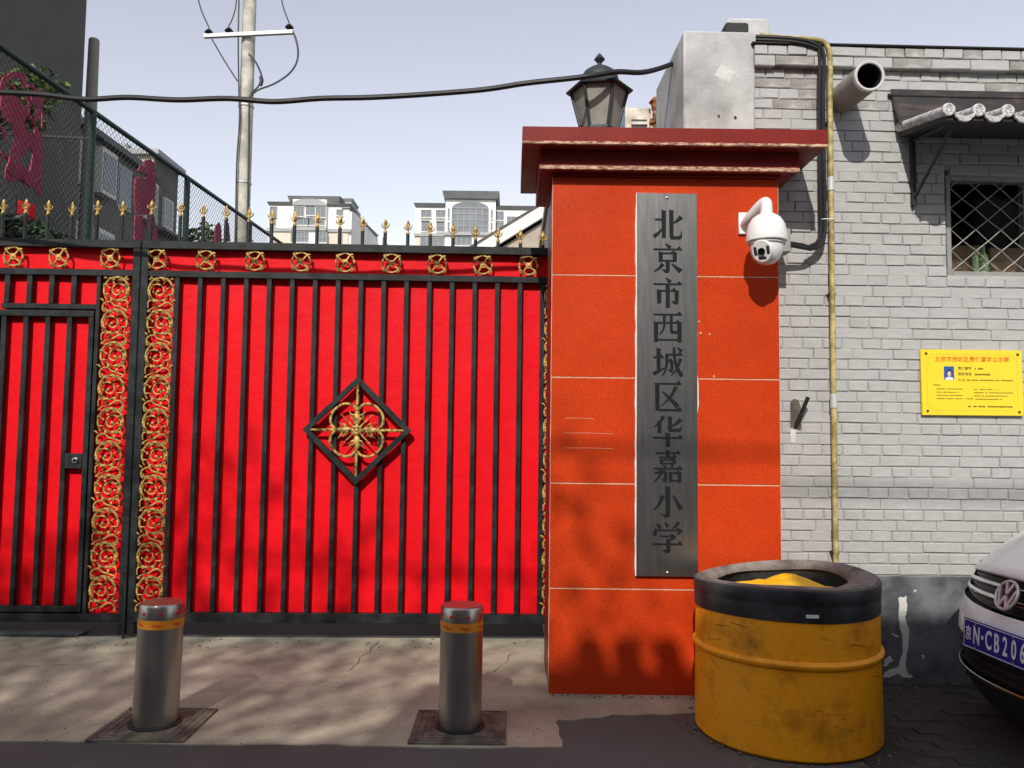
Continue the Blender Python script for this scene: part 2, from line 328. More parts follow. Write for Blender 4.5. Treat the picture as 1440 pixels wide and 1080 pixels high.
SC_H = .2385; SCROLL = [scroll_mesh(SC_H, .175, False), scroll_mesh(SC_H, .175, True)]
def scroll_strip(leaf, u, start):
    for k in range(10):
        o = obj('scroll', SCROLL[(k + start) % 2], leaf, (u, -.018, .205 + k * .2425)); o.rotation_euler = (0, rnd(-.02, .02), 0)

# ---- right leaf
gr = thing('gate_leaf', 'tall red sheet gate leaf with black bars, gilt rosettes and a diamond ornament', 'gate', GP, GA, 'two leaves of the school gate')
def rail(leaf, name, u0, u1, z0, z1, y0=-.025, y1=.025):
    return MB().cbox(u0, u1, y0, y1, z0, z1, .003).build(name, 'steel', leaf)
rail(gr, 'top_rail', -.04, 3.02, 2.842, 2.90, -.03, .03); rail(gr, 'middle_rail', .012, 2.99, 2.632, 2.68)
rail(gr, 'bottom_rail', -.04, 3.02, .122, .19, -.028, .028)
MB().cbox(-.0395, .0115, -.029, .029, .03, 2.8415, .003).build('meeting_stile', 'steel', gr)
MB().grid(lambda a, b_: (-.035 + a * 3.05, .034 + .003 * math.sin(a * 31) * math.sin(b_ * 5), .13 + b_ * 2.75), 60, 24).build('red_panel', 'red', gr)
b0 = MB().cbox(-.0175, .0175, -.0195, .0195, .1905, 2.6315, .003).mesh('bar', 'steel')
for i in range(17): obj('bar', b0, gr, (.222 + i * .1692, 0, 0))
for u in (.07, .43, .79, 1.13, 1.455, 1.80, 2.14, 2.48, 2.82): obj('rosette', ROSETTE, gr, (u, -.022, 2.762), (0, rnd(-.12, .12), 0))
scroll_strip(gr, .107, 0)
for k in range(10): obj('scroll', SCROLL[k % 2], gr, (3.04, -.018, .205 + k * .2425))
for i in range(-1, 17): spike(gr, .222 + i * .1692 - (.17 if i < 0 else 0) + (.005 if i < 0 else 0) + (.12 if i < 0 else 0), .315 - .0105 * (i + 1))
# drop bolt
MB().tube([(-.055, -.034, .5), (-.055, -.034, .0)], .009, 8).tube([(-.055, -.034, .47), (-.075, -.06, .47)], .007, 6).build('drop_bolt', 'iron', gr)
# diamond ornament
dm = obj('diamond_ornament', None, gr, (1.5756, -.034, 1.518)); D = .37
mb = MB()
for k in range(4):
    a0 = k * math.pi / 2; p = Vector((math.cos(a0) * D, 0, math.sin(a0) * D)); q = Vector((math.cos(a0 + math.pi / 2) * D, 0, math.sin(a0 + math.pi / 2) * D))
    d = (q - p).normalized(); nrm = Vector((d.z, 0, -d.x)); hw = .019; e = hw
    mb.add([p + nrm * hw + d * -e + Vector((0, y, 0)) for y in (-.016 - .0004 * k, .016)] + [p - nrm * hw + d * e + Vector((0, y, 0)) for y in (-.016 - .0004 * k, .016)] + [q + nrm * hw + d * e + Vector((0, y, 0)) for y in (-.016 - .0004 * k, .016)] + [q - nrm * hw - d * e + Vector((0, y, 0)) for y in (-.016 - .0004 * k, .016)],
           [(0, 2, 6, 4), (1, 5, 7, 3), (0, 4, 5, 1), (2, 3, 7, 6), (0, 1, 3, 2), (4, 6, 7, 5)])
mb.build('diamond_frame', 'steel', dm, False)
for k in range(4):
    Rk = Matrix.Rotation(k * math.pi / 2, 4, 'Y'); b = MB()
    b.tube([(0, -.006, .125), (0, -.006, .34)], [.013, .009], 8, Mx=Rk); b.build('spoke', 'gold', dm)
    b = MB(); b.lathe([(.013, .145), (.02, .148), (.02, .158), (.013, .162)], 10, Rk @ Matrix.Translation((0, -.006, 0)))
    b.lathe([(.006, .03), (.024, .06), (.027, .09), (.02, .125), (.012, .145)], 10, Rk @ Matrix.Translation((0, -.008, 0)), sy=.7)
    for s in (-1, 1):
        for (z, L_) in ((.075, .042), (.105, .05)):
            b.tube([(s * .012, -.01, z), (s * (.012 + L_ * .6), -.016, z + .008), (s * (.012 + L_ * .95), -.01, z + .032)], [.008, .008, .002], 5, Mx=Rk)
    b.build('bud', 'gold', dm)
    b = MB(); Rd = Matrix.Rotation(k * math.pi / 2, 4, 'Y'); pts = []
    pts = smooth_path([(.012, -.012, .158), (.035, -.012, .183), (.076, -.012, .193), (.125, -.012, .18), (.162, -.012, .15), (.186, -.012, .112), (.193, -.012, .076), (.183, -.012, .035), (.158, -.012, .012)], 4)
    b.tube(pts, .0105, 8, Mx=Rd); b.build('petal_ring', 'gold', dm)
    b = MB(); b.tube([(.012, -.012, .012), (.115, -.02, .115)], [.008, .003], 6, Mx=Rd); b.build('ray', 'gold', dm)
b = MB()
for k in range(8):
    a = k * math.tau / 8; b.lathe([(0, .01), (.014, .006), (.012, -.006), (0, -.01)], 8, Matrix.Translation((.026 * math.cos(a), -.018, .026 * math.sin(a))) @ Matrix.Rotation(math.pi / 2, 4, 'X'))
b.lathe([(.0, .026), (.012, .022), (.016, .01), (.016, 0)], 10, Matrix.Rotation(math.pi / 2, 4, 'X')); b.build('flower_boss', 'gold', dm)

# ---- left leaf with wicket door
gl = thing('gate_leaf', 'red sheet gate leaf with a barred wicket door and lock, cut by the photo edge', 'gate', GP, GA, 'two leaves of the school gate')
rail(gl, 'top_rail', -3.1, -.049, 2.842, 2.90, -.03, .03); rail(gl, 'middle_rail', -3.09, -.104, 2.632, 2.68)
rail(gl, 'bottom_rail', -3.1, -.049, .122, .178, -.028, .028)
MB().cbox(-.103, -.0495, -.029, .029, .03, 2.8415, .003).build('meeting_stile', 'steel', gl)
MB().grid(lambda a, b_: (-3.1 + a * 3.045, .034 + .003 * math.sin(a * 27) * math.sin(b_ * 5), .13 + b_ * 2.75), 60, 24).build('red_panel', 'red', gl)
MB().cbox(-.362, -.334, -.022, .022, .179, 2.6315, .003).build('jamb', 'steel', gl)
scroll_strip(gl, -.222, 1)
wk = obj('wicket_door', None, gl)
rail(wk, 'wicket_top_rail', -1.05, -.372, 2.325, 2.372); MB().cbox(-1.05, -.3625, -.02, .02, 2.382, 2.42, .003).build('lintel_rail', 'steel', gl)
rail(wk, 'wicket_bottom_rail', -1.05, -.372, .188, .232); MB().cbox(-.408, -.371, -.0245, .0245, .2325, 2.3245, .003).build('wicket_stile', 'steel', wk); MB().cbox(-1.09, -1.0505, -.024, .024, .188, 2.372, .003).build('wicket_stile', 'steel', wk)
b1 = MB().cbox(-.0185, .0185, -.019, .019, .2325, 2.3245, .003).mesh('bar', 'steel'); b2 = MB().cbox(-.0195, .0195, -.0195, .0195, 2.4205, 2.6315, .003).mesh('bar', 'steel'); b3 = MB().cbox(-.0195, .0195, -.0195, .0195, .1785, 2.6315, .003).mesh('bar', 'steel')
for i in range(4):
    obj('bar', b1, wk, (-.549 - i * .158, 0, 0)); obj('bar', b2, gl, (-.530 - i * .161, 0, 0))
for i in range(11): obj('bar', b3, gl, (-1.19 - i * .169, 0, 0))
lk = MB().cbox(-.53, -.408, -.028, .012, 1.215, 1.325, .004).build('lock_box', 'steel', wk)
MB().lathe([(.021, 0), (.021, .012), (.014, .016), (.014, .02), (0, .021)], 16, Matrix.Translation((-.452, -.028, 1.275)) @ Matrix.Rotation(math.pi / 2, 4, 'X')).build('lock_cylinder', 'chrome', lk)
for u in (-.27, -.645, -.975, -1.33, -1.68, -2.03, -2.4): obj('rosette', ROSETTE, gl, (u, -.022, 2.764), (0, rnd(-.12, .12), 0))
for u in (-.205, -.39, -.575, -.75, -.915, -1.08, -1.25, -1.42, -1.59, -1.76): spike(gl, u, .295 + rnd(-.012, .012))
mb = MB(); p0 = gnd(0, 893); mb.cbox(-.45, .55, -.09, .10, .0, .016, .004)
o = mb.build('rubber_mat', 'rubbermat'); o.location = (-3.65, 5.93, .012); o.rotation_euler = (0, 0, .02); tag(o, 'flat grey rubber strip lying under the wicket door gate leaf', 'mat')

# ================================================================== GATE PILLAR
PX0, PX1, PY0, PY1 = .233, 1.585, 4.72, 5.40
pil = thing('gate_pillar', 'square gate pillar clad in orange red granite with stepped dark red cap', 'pillar', (0, 0, 0))
MB().box(PX0 + .022, PX1 - .022, PY0 + .022, PY1, 0, 3.06).build('core', 'grout', pil, False)
JZ = [0.0, .608, 1.218, 1.842, 2.455, 3.055]
for i in range(5):
    z0, z1 = JZ[i] + (.0 if i == 0 else .0035), JZ[i + 1] - .0035
    MB().cbox(PX0, PX1, PY0 + rnd(-.001, .001), PY0 + .024, z0, z1, .0025).build('granite_slab', 'granite', pil)
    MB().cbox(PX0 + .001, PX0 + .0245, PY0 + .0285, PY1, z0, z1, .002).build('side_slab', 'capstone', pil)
    MB().cbox(PX1 - .0245, PX1 - .001, PY0 + .0285, PY1, z0, z1, .002).build('side_slab', 'granite', pil)
for z in JZ[1:5]:
    b = MB(); b.prism([(PX0 + .001 + (PX1 - PX0 - .002) * i / 40, z + .0031 + rnd(-.0006, .0006)) for i in range(41)] + [(PX1 - .001 - (PX1 - PX0 - .002) * i / 40, z - .0031 + rnd(-.0006, .0006)) for i in range(41)], -(PY0 + .02), -(PY0 + .0002), FRONT); b.build('grout_line', 'grout', pil, False)
b = MB(); b.prism([(PX0 - .0035 + rnd(-.001, .001), i / 40 * 3.05) for i in range(41)] + [(PX0 - .0002, 3.05), (PX0 - .0002, 0)], -(PY0 + .026), -(PY0 + .001), FRONT); b.build('corner_joint', 'grout', pil, False)
b = MB(); b.prism([(PX1 + .0002, 0), (PX1 + .0028, 0), (PX1 + .0028, 3.05), (PX1 + .0002, 3.05)], -(PY0 + .026), -(PY0 + .001), FRONT); b.build('corner_joint', 'grout', pil, False)
cp = obj('cap', None, pil)
def tier(o, z0, z1, name, m='capstone', bow=0.): return MB().cbox(PX0 - o, PX1 + o * 1.2, PY0 - o, PY1 + o * .6, z0, z1, .003).build(name, m, cp)
tier(.012, 3.0555, 3.075, 'neck_slab'); tier(.084, 3.0755, 3.188, 'lower_tier'); tier(.19, 3.1885, 3.287, 'cap_slab')
def lip(o, z0, z1):
    b = MB(); n = 60                             # worn, uneven arris along the front edge
    top = [(PX0 - o - .002 + (PX1 - PX0 + 2.2 * o + .004) * i / n, z1 + rnd(-.003, .002)) for i in range(n + 1)]; bot = [(PX1 + o * 1.2 + .002, z0), (PX0 - o - .002, z0)]
    b.prism(top + bot, -(PY0 - o) - .02, -(PY0 - o) + .0025, FRONT); return b.build('worn_edge', 'granite_edge', cp, False)
lip(.084, 3.0725, 3.094); lip(.19, 3.1855, 3.200)
# chips of old paint lines on the pillar
mb = MB()
for (x0, x1, y) in ((795, 835, 588), (793, 862, 609), (793, 862, 630)):
    A = at(x0, y, 4.7185); B = at(x1, y + 1, 4.7185); mb.tube([A, A.lerp(B, .5) + Vector((0, 0, .002)), B], .0014, 4)
for (x, y, r) in ((985, 468, .008), (998, 470, .006), (1004, 529, .007), (980, 505, .004), (981, 566, .004), (983, 452, .006)):
    c = at(x, y, 4.7185); mb.prism([(c.x + r * rnd(.5, 1.2) * math.cos(a), c.z + r * rnd(.6, 1.5) * math.sin(a)) for a in [k * math.tau / 7 for k in range(7)]], -4.7194, -4.7175, Matrix(((1, 0, 0, 0), (0, 0, -1, 0), (0, 1, 0, 0), (0, 0, 0, 1))))
mb.build('paint_scratch', 'grout', pil)

# ---- school sign board
SX0, SX1, SZ0, SZ1, SY = .735, 1.093, .688, 2.952, 4.705
sg = thing('sign_board', 'tall narrow stainless steel plaque with ten dark Chinese characters on the orange pillar', 'sign', ((SX0 + SX1) / 2, PY0, SZ0)); sw = (SX1 - SX0) / 2; sh = SZ1 - SZ0
MB().cbox(-sw, sw, -.026, -.003, 0, sh, .002).build('steel_plate', 'plate', sg)
foam = []
for i in range(46): foam.append((-sw - .004 - rnd(0, .006) * (1 if i < 44 else 0), i / 45 * sh))
MB().prism(foam + [(-sw + .004, sh), (-sw + .004, 0)], -.001, .018, FRONT).build('sealant_bead', 'white_foam', sg, False)
foam = [(sw + rnd(0, .0035) + (.008 if 14 < i < 18 else 0), i / 30 * sh * .8 + .1) for i in range(31)]
MB().prism(foam + [(sw - .004, sh * .9), (sw - .004, .05)], -.001, .012, FRONT).build('sealant_bead', 'white_foam', sg, False)
MB().prism([(-sw, sh - .004), (-sw, sh + .004), (0, sh + .003), (sw, sh + .003), (sw, sh - .004)], -.001, .014, FRONT).build('sealant_bead', 'white_foam', sg, False)
for z in (sh - .028, .022): MB().lathe([(.0085, 0), (.0085, .003), (.005, .006), (0, .0065)], 12, Matrix.Translation((0, -.026, z)) @ Matrix.Rotation(math.pi / 2, 4, 'X')).build('screw', 'chrome', sg)
# brush-cut character strokes on a 100 grid
def H(x0, x1, y, t=5.5): return [[(x0, y - t / 2), (x1 - 3, y - t / 2), (x1, y - t / 2 + 1), (x1 - 9, y + t / 2 + 8), (x1 - 18, y + t / 2), (x0, y + t / 2)]]
def V(x, y1, y0, w_=13, hook=0):
    p = [[(x - w_ / 2, y0), (x + w_ / 2, y0 + 2), (x + w_ / 2, y1 - 3), (x + w_ / 2 + 2.5, y1 - 1), (x - w_ / 2 - 1.5, y1 + 3)]]
    if hook: p.append([(x + w_ / 2, y0 + 2), (x + w_ / 2 - 3, y0 - 6), (x - w_ / 2 - 2, y0 - 7), (x - w_ / 2 - hook, y0 + 4), (x - w_ / 2, y0 + 3)])
    return p
def P(pts, w0, w1):
    c = smooth_path([(x, y, 0) for x, y in pts], 5); A = []; B = []
    for i, p in enumerate(c):
        a = c[max(0, i - 1)]; b = c[min(len(c) - 1, i + 1)]; d = (b - a).normalized(); ww = (w0 + (w1 - w0) * i / (len(c) - 1)) / 2
        A.append((p.x - d.y * ww, p.y + d.x * ww)); B.append((p.x + d.y * ww, p.y - d.x * ww))
    return [A + B[::-1]]
def D_(x0, y0, x1, y1, w1=14): return P([(x0, y0), (x0 + (x1 - x0) * .5, y0 + (y1 - y0) * .5), (x1, y1)], 3, w1)
GL = {
 'bei': V(37, 95, 4) + [[(8, 69), (32, 69), (32, 63), (8, 63)]] + P([(4, 9), (20, 22), (32, 36)], 13, 4) + V(62, 96, 8) + [[(56, 8), (60, 1), (90, 1), (97, 8), (95, 32), (90, 14), (84, 11), (66, 11)]] + P([(94, 76), (82, 64), (67, 54)], 16, 3),
 'jing': D_(42, 99, 58, 85) + H(3, 97, 80) + V(27, 70, 38) + V(73, 70, 38) + H(27, 78, 67, 5) + [[(27, 40), (73, 40), (73, 45), (27, 45)]] + V(50, 42, 10, 13, 14) + P([(34, 32), (22, 18), (5, 7)], 14, 2) + D_(62, 33, 92, 8, 16),
 'shi': D_(44, 99, 58, 84) + H(3, 97, 78) + V(50, 78, 0) + V(22, 58, 14) + H(20, 80, 56, 5) + V(79, 57, 19, 12, 12),
 'xi': H(4, 97, 91) + V(12, 66, 0) + V(88, 66, 0) + H(12, 92, 64, 5) + [[(12, 6), (88, 6), (88, 11), (12, 11)]] + P([(38, 92), (38, 56), (33, 38), (22, 26)], 10, 3) + P([(61, 92), (61, 40), (66, 34), (84, 34)], 10, 8),
 'cheng': H(2, 38, 64) + V(20, 92, 20, 12) + P([(2, 10), (22, 20), (40, 30)], 13, 3) + H(42, 98, 73) + P([(47, 74), (46, 40), (40, 18), (30, 2)], 12, 2) + H(50, 68, 51, 5) + V(63, 51, 22, 9, 8) + P([(70, 97), (72, 62), (80, 30), (95, 4)], 8, 12) + [[(90, 4), (97, 2), (98, 24), (94, 12)]] + P([(91, 60), (80, 30), (60, 4)], 11, 2) + D_(82, 97, 94, 84, 11),
 'qu': H(6, 95, 91) + V(16, 91, 4) + H(16, 97, 6, 7) + P([(76, 82), (58, 48), (26, 18)], 13, 2) + P([(32, 66), (54, 46), (82, 17)], 3, 16),
 'hua': P([(36, 99), (24, 80), (3, 62)], 13, 2) + V(23, 80, 44, 12) + P([(92, 90), (74, 74), (46, 62)], 14, 2) + V(57, 97, 55, 12) + [[(51, 56), (55, 49), (88, 49), (95, 55), (94, 72), (89, 60), (62, 59)]] + H(2, 98, 30) + V(50, 44, 0),
 'jia': H(10, 92, 93, 5) + V(50, 101, 80, 11) + H(22, 80, 80, 4.5) + V(30, 73, 57, 10) + V(70, 73, 57, 10) + H(30, 74, 72, 4) + [[(30, 58), (70, 58), (70, 62), (30, 62)]] + D_(34, 55, 42, 47, 8) + P([(66, 56), (60, 47)], 8, 3) + H(4, 97, 44, 5) + H(6, 48, 31, 5) + V(43, 31, 8, 10, 8) + P([(26, 39), (24, 22), (4, -1)], 11, 2) + V(59, 32, 0, 10) + V(88, 32, 0, 10) + H(59, 92, 30, 4.5) + [[(59, 4), (88, 4), (88, 8), (59, 8)]],
 'xiao': V(50, 98, 8, 14, 17) + P([(34, 70), (22, 44), (4, 24)], 14, 2) + D_(66, 72, 92, 27, 17),
 'xue': D_(14, 95, 27, 80, 12) + D_(40, 99, 50, 84, 12) + P([(84, 99), (76, 88), (64, 79)], 13, 3) + P([(11, 78), (10, 66), (6, 56)], 5, 13) + H(10, 92, 73) + P([(93, 75), (86, 66), (78, 58)], 12, 2) + H(26, 72, 54, 5) + P([(73, 56), (62, 46), (52, 41)], 11, 5) + V(52, 44, 8, 13, 16) + H(3, 98, 29),
}
for i, k in enumerate(('bei', 'jing', 'shi', 'xi', 'cheng', 'qu', 'hua', 'jia', 'xiao', 'xue')):
    b = MB(); S = .00182; cz = sh - .19 - i * .2055
    for j, st in enumerate(GL[k]): b.prism([((x - 50) * S, (y - 50) * S) for x, y in st], .0, .0022 + j * .00018, FRONT)
    o = b.build('character', 'inlay', sg, False); o.location = (.004, -.0262, cz)

# ---- security camera
sc_ = thing('security_camera', 'white dome security camera on an arm fixed to the orange pillar', 'camera', (1.442, PY0, 2.605)); sc_.scale = (1.06, 1.06, 1.06)
MB().cbox(-.092, -.03, -.016, -.0005, .10, .225, .004).build('wall_plate', 'camwhite', sc_)
MB().tube(smooth_path([(-.06, -.008, .15), (-.05, -.07, .175), (-.02, -.14, .215), (.004, -.185, .232), (.005, -.2, .20), (.005, -.2, .16)], 6), [.026 + .00025 * i for i in range(31)], 14).build('bracket_arm', 'camwhite', sc_)
MB().lathe([(.031, .205), (.033, .165), (.05, .158), (.075, .14), (.096, .105), (.106, .06), (.109, .02), (.108, .012), (.098, .008), (.092, .012)], 32, Matrix.Translation((.005, -.2, 0))).build('housing', 'camwhite', sc_)
MB().lathe([(.096, .016), (.0965, -.004), (.088, -.004)], 32, Matrix.Translation((.005, -.2, 0)), caps=False).build('seam_ring', 'camgrey', sc_)
bl = MB().lathe([(.089, .01), (.088, -.02), (.082, -.05), (.068, -.08), (.045, -.102), (.018, -.112), (0, -.113)], 28, Matrix.Translation((.005, -.2, 0))).build('dome', 'camwhite', sc_)
fd = Vector((-.55, -.74, -.38)).normalized(); Q = Matrix.Translation(Vector((.005, -.2, -.022)) + fd * .052) @ fd.to_track_quat('Z', 'Y').to_matrix().to_4x4()
fc = MB().lathe([(.066, -.02), (.064, .022), (.057, .034), (0, .034)], 24, Q, sx=.88).build('face_plate', 'camwhite', sc_)
MB().lathe([(.019, .03), (.019, .043), (.013, .043), (.011, .037), (0, .038)], 20, Q).build('lens', 'lens', fc)
for (x, y, w_, h_) in ((-.034, .004, .009, .024), (.034, .004, .009, .024), (0, -.036, .022, .009)):
    MB().cbox(x - w_, x + w_, y - h_, y + h_, .03, .0362, .003, Q).build('infrared_window', 'irglass', fc)
MB().tube(smooth_path([(.04, .06, .13), (.1, .2, .13)], 3), .012, 6).build('tail_cable', 'rubber', sc_)
jb = MB().cbox(1.592, 1.675, 4.76, 4.86, 2.62, 2.765, .005).build('junction_box', 'alu'); tag(jb, 'small grey junction box on the pillar side behind the dome camera', 'box')

# ---- lantern on the cap
LX, LY = .545, 5.06
lm = thing('lantern', 'hexagonal charcoal lantern with dusty glass panes standing on the pillar cap', 'lamp', (LX, LY, 3.287), -.13)
MB().lathe([(.11, 0), (.11, .03), (.07, .045), (.05, .09), (.05, .13), (.085, .15), (.118, .16), (.118, .172)], 24).build('pedestal', 'lampmetal', lm)
hexp = lambda r, z, k: Vector((r * math.cos(k * math.pi / 3), r * math.sin(k * math.pi / 3), z))
z0, z1, ra, rb = .172, .452, .112, .186
for k in range(6):
    b = MB(); b.tube([hexp(ra, z0, k), hexp(rb, z1, k)], .011, 6); b.build('corner_bar', 'lampmetal', lm)
    a, c, d, e = hexp(ra - .006, z0, k), hexp(ra - .006, z0, k + 1), hexp(rb - .006, z1, k + 1), hexp(rb - .006, z1, k)
    nn = (c - a).cross(e - a).normalized() * .002
    MB().add([a + nn, c + nn, d + nn, e + nn, a - nn, c - nn, d - nn, e - nn], [(0, 1, 2, 3), (7, 6, 5, 4), (0, 4, 5, 1), (1, 5, 6, 2), (2, 6, 7, 3), (3, 7, 4, 0)]).build('glass_pane', 'lampglass', lm, False)
    b = MB(); b.tube([hexp(ra, z0 + .004, k), hexp(ra, z0 + .004, k + 1)], .013, 6); b.build('lower_rim', 'lampmetal', lm)
MB().lathe([(.214, z1 - .018), (.218, z1 - .006), (.195, z1 + .012), (.128, z1 + .052)], 6).build('roof_skirt', 'lampmetal', lm, False)
MB().lathe([(.128, z1 + .052), (.122, z1 + .082), (.10, z1 + .118), (.065, z1 + .143), (.03, z1 + .152), (.015, z1 + .158), (.015, z1 + .178)], 24).build('dome', 'lampmetal', lm)
MB().lathe([(.012, z1 + .17), (.016, z1 + .185), (.034, z1 + .202), (.036, z1 + .208), (.018, z1 + .232), (.006, z1 + .246), (0, z1 + .248)], 8).build('finial', 'lampmetal', lm)

# ================================================================== GREY HOUSE
HP = Vector((2.378, 5.004, 0)); HA = R_(1.3)
hs_ = thing('grey_house', 'grey painted brick house wall with dark dado and a barred window', 'house', HP, HA)
def HU(px, py): P_ = on(px, py, HP, HA); return (P_ - HP).x / math.cos(HA), P_.z
U0, U1 = -1.31, 4.2; WU0, WU1, WZ0, WZ1 = .375, 1.45, 2.545, 3.20
core = MB()
core.box(-.86, WU0, .0075, .30, 0, 3.99); core.box(WU1, U1, .0075, .30, 0, 3.99); core.box(WU0, WU1, .0075, .30, 0, WZ0 - .03); core.box(WU0, WU1, .0075, .30, WZ1 + .03, 3.99)
core.build('wall', 'mortar', hs_, False)
MB().box(U0 + .02, -.862, .01, .30, 0, 3.3).build('side_wall', 'mortar', hs_, False)
MB().cbox(-.87, U1, -.012, .0072, 0, .655, .004).build('dado', 'dado', hs_)
CH = .0668; BW = .252
BR = []
def brick_mesh(L_, h, m):
    x, z, y = L_ / 2, h / 2, .06; c = rnd(.003, .006)
    j = lambda a=.0018: rnd(-a, a)
    f = rnd(-.0028, .0025); tx = rnd(-.0009, .0009); tz = rnd(-.0009, .0009)
    vs = [(-x, y, -z), (x, y, -z), (x, y, z), (-x, y, z)]
    vs += [(-x + j(), .004, -z + j()), (x + j(), .004, -z + j()), (x + j(), .004, z + j()), (-x + j(), .004, z + j())]
    vs += [(-x + c + j(), f - tx - tz, -z + c + j()), (0, f - tz - .0006, -z + c + j()), (x - c + j(), f + tx - tz, -z + c + j()), (x - c + j(), f + tx + tz, z - c + j()), (0, f + tz - .0008, z - c + j()), (-x + c + j(), f - tx + tz, z - c + j())]
    fs = [(4, 5, 10, 9, 8), (5, 6, 11, 10), (6, 7, 13, 12, 11), (7, 4, 8, 13), (8, 9, 12, 13), (9, 10, 11, 12), (0, 1, 5, 4), (1, 2, 6, 5), (2, 3, 7, 6), (3, 0, 4, 7)]
    b = MB(); b.add(vs, fs); return b.mesh('brick', m, False)
LEN = {'s': .2475, 'h': .121, 'l': .371}
BMESH = {(k, m): [brick_mesh(LEN[k], CH - rnd(.003, .0085), m) for _ in range(14)] for k in 'shl' for m in ('brick', 'brick2')}
cand = []
for r in range(50):
    z = .66 + (r + .5) * CH; header = r % 2
    pitch_ = .126 if header else BW; off = (.063 if header else (0 if r % 4 else .12))
    n0 = int(-1.0 / pitch_); u = -1.1 + off + rnd(-.03, .03); zj = rnd(-.0025, .0025)
    while u < 2.6:
        k = 'h' if header else 's'
        if header and random.random() < .06: k = 's'
        L_ = LEN[k]; x0_, x1_ = u, u + L_; u += L_ + .0048
        if r >= 42: x0_ = max(x0_, -.858)
        else: x0_ = max(x0_, -.80)
        if WZ0 - .03 < z < WZ1 + .03:             # cut bricks beside the opening
            if x0_ < WU0 < x1_: x1_ = WU0 - .002
            elif x0_ < WU1 < x1_: x0_ = WU1 + .002
            elif WU0 <= x0_ <= WU1: continue
        if x1_ - x0_ < .025: continue
        z = .66 + (r + .5) * CH + zj + rnd(-.0012, .0012); c = (x0_ + x1_) / 2; sxk = (x1_ - x0_) / L_; L_ = x1_ - x0_
        y = -.048 if r >= 48 else 0
        m = 'brick2' if (r >= 43 and (c < -.40 or random.random() < .3)) else 'brick'
        vis = (-.78 < c < .93) and not (.2 < c < .85 and 1.68 < z < 2.05) and not (c > .12 and 3.42 < z < 3.74)
        cand.append([0 if vis else 1, -L_ + abs(c) * .0001 + random.random() * .0001, c, y, z, k, m, sxk])
cand.sort()
rest = MB()
for i, (nv, s_, c, y, z, k, m, sxk) in enumerate(cand):
    me = random.choice(BMESH[(k, m)])
    rot = (rnd(-.004, .004), rnd(-.005, .005) if k != 'h' else rnd(-.01, .01), rnd(-.005, .005))
    if i < 300: obj('brick', me, hs_, (c, y, z), rot).scale = (sxk, 1, 1)
    else: rest.add([v.co[:] for v in me.vertices], [tuple(p.vertices) for p in me.polygons], Matrix.Translation((c, y, z)) @ Matrix.Diagonal((sxk, 1, 1, 1)))
stuff(rest.build('brickwork', 'brick', hs_, False))
MB().box(-.36, U1, -.034, .0078, 3.868, 3.998).build('cornice_bed', 'mortar', hs_, False)
MB().box(-.86, -.361, -.032, .0078, 3.868, 3.998).build('cornice_bed', 'mortar2', hs_, False)
MB().cbox(-.88, U1, -.062, .5, 4.0005, 4.012, .003).build('roof_edge', 'tar', hs_)
MB().box(U0 + .3, U1, .3005, 4.2, 3.6, 3.98).build('roof', 'tar', hs_, False)
MB().box(U0 + .05, U1, 4.2005, 4.4, 0, 3.98).build('rear_wall', 'mortar', hs_, False)
# plastered parapet block
pb = MB().grid(lambda a, b_: (0, 0, 0), 1, 1); pb = MB().cbox(-1.31, -.852, -.03, .84, 3.06, 4.09, .012).build('parapet_block', 'render_', hs_)
for (x, y) in ((1009, 166), (1032, 168)):
    u_, z_ = HU(x, y); MB().prism([(u_ + rnd(.006, .012) * math.cos(a), z_ + rnd(.006, .014) * math.sin(a)) for a in [k * math.tau / 8 for k in range(8)]], .0295, .0312, FRONT).build('drill_hole', 'iron', pb, False)
poly = [(.01 + rnd(.03, .065) * math.cos(a) * (1.2), rnd(.03, .07) * math.sin(a)) for a in [k * math.tau / 16 for k in range(16)]]
u_, z_ = HU(1015, 105); MB().prism([(u_ + x, z_ + y) for x, y in poly], .0292, .0306, FRONT).build('plaster_smear', 'plaster', pb, False)
# peeling patches on the dado
def patch(pts, m='plaster', y=.0123):
    q = []
    for i, (x, yy) in enumerate(pts):
        x2, y2 = pts[(i + 1) % len(pts)]
        for t in (0, .33, .66): q.append((x + (x2 - x) * t + rnd(-1.3, 1.3), yy + (y2 - yy) * t + rnd(-1.3, 1.3)))
    MB().prism([HU(a, b) for a, b in q], .004, y + .0005, FRONT).build('bare_plaster_patch', m, hs_, False)
patch([(1262, 840), (1273, 838), (1274, 858), (1271, 866), (1277, 885), (1276, 912), (1272, 930), (1276, 946), (1283, 951), (1268, 952), (1262, 946), (1248, 953), (1241, 950), (1243, 945), (1262, 936), (1268, 918), (1266, 890), (1262, 868)])
patch([(1242, 926), (1251, 922), (1256, 927), (1246, 935), (1241, 936)]); patch([(1284, 829), (1287, 829), (1287, 832), (1284, 832)]); patch([(1294, 921), (1299, 921), (1299, 925), (1295, 926)]); patch([(1253, 889), (1262, 894), (1261, 896), (1253, 891)])
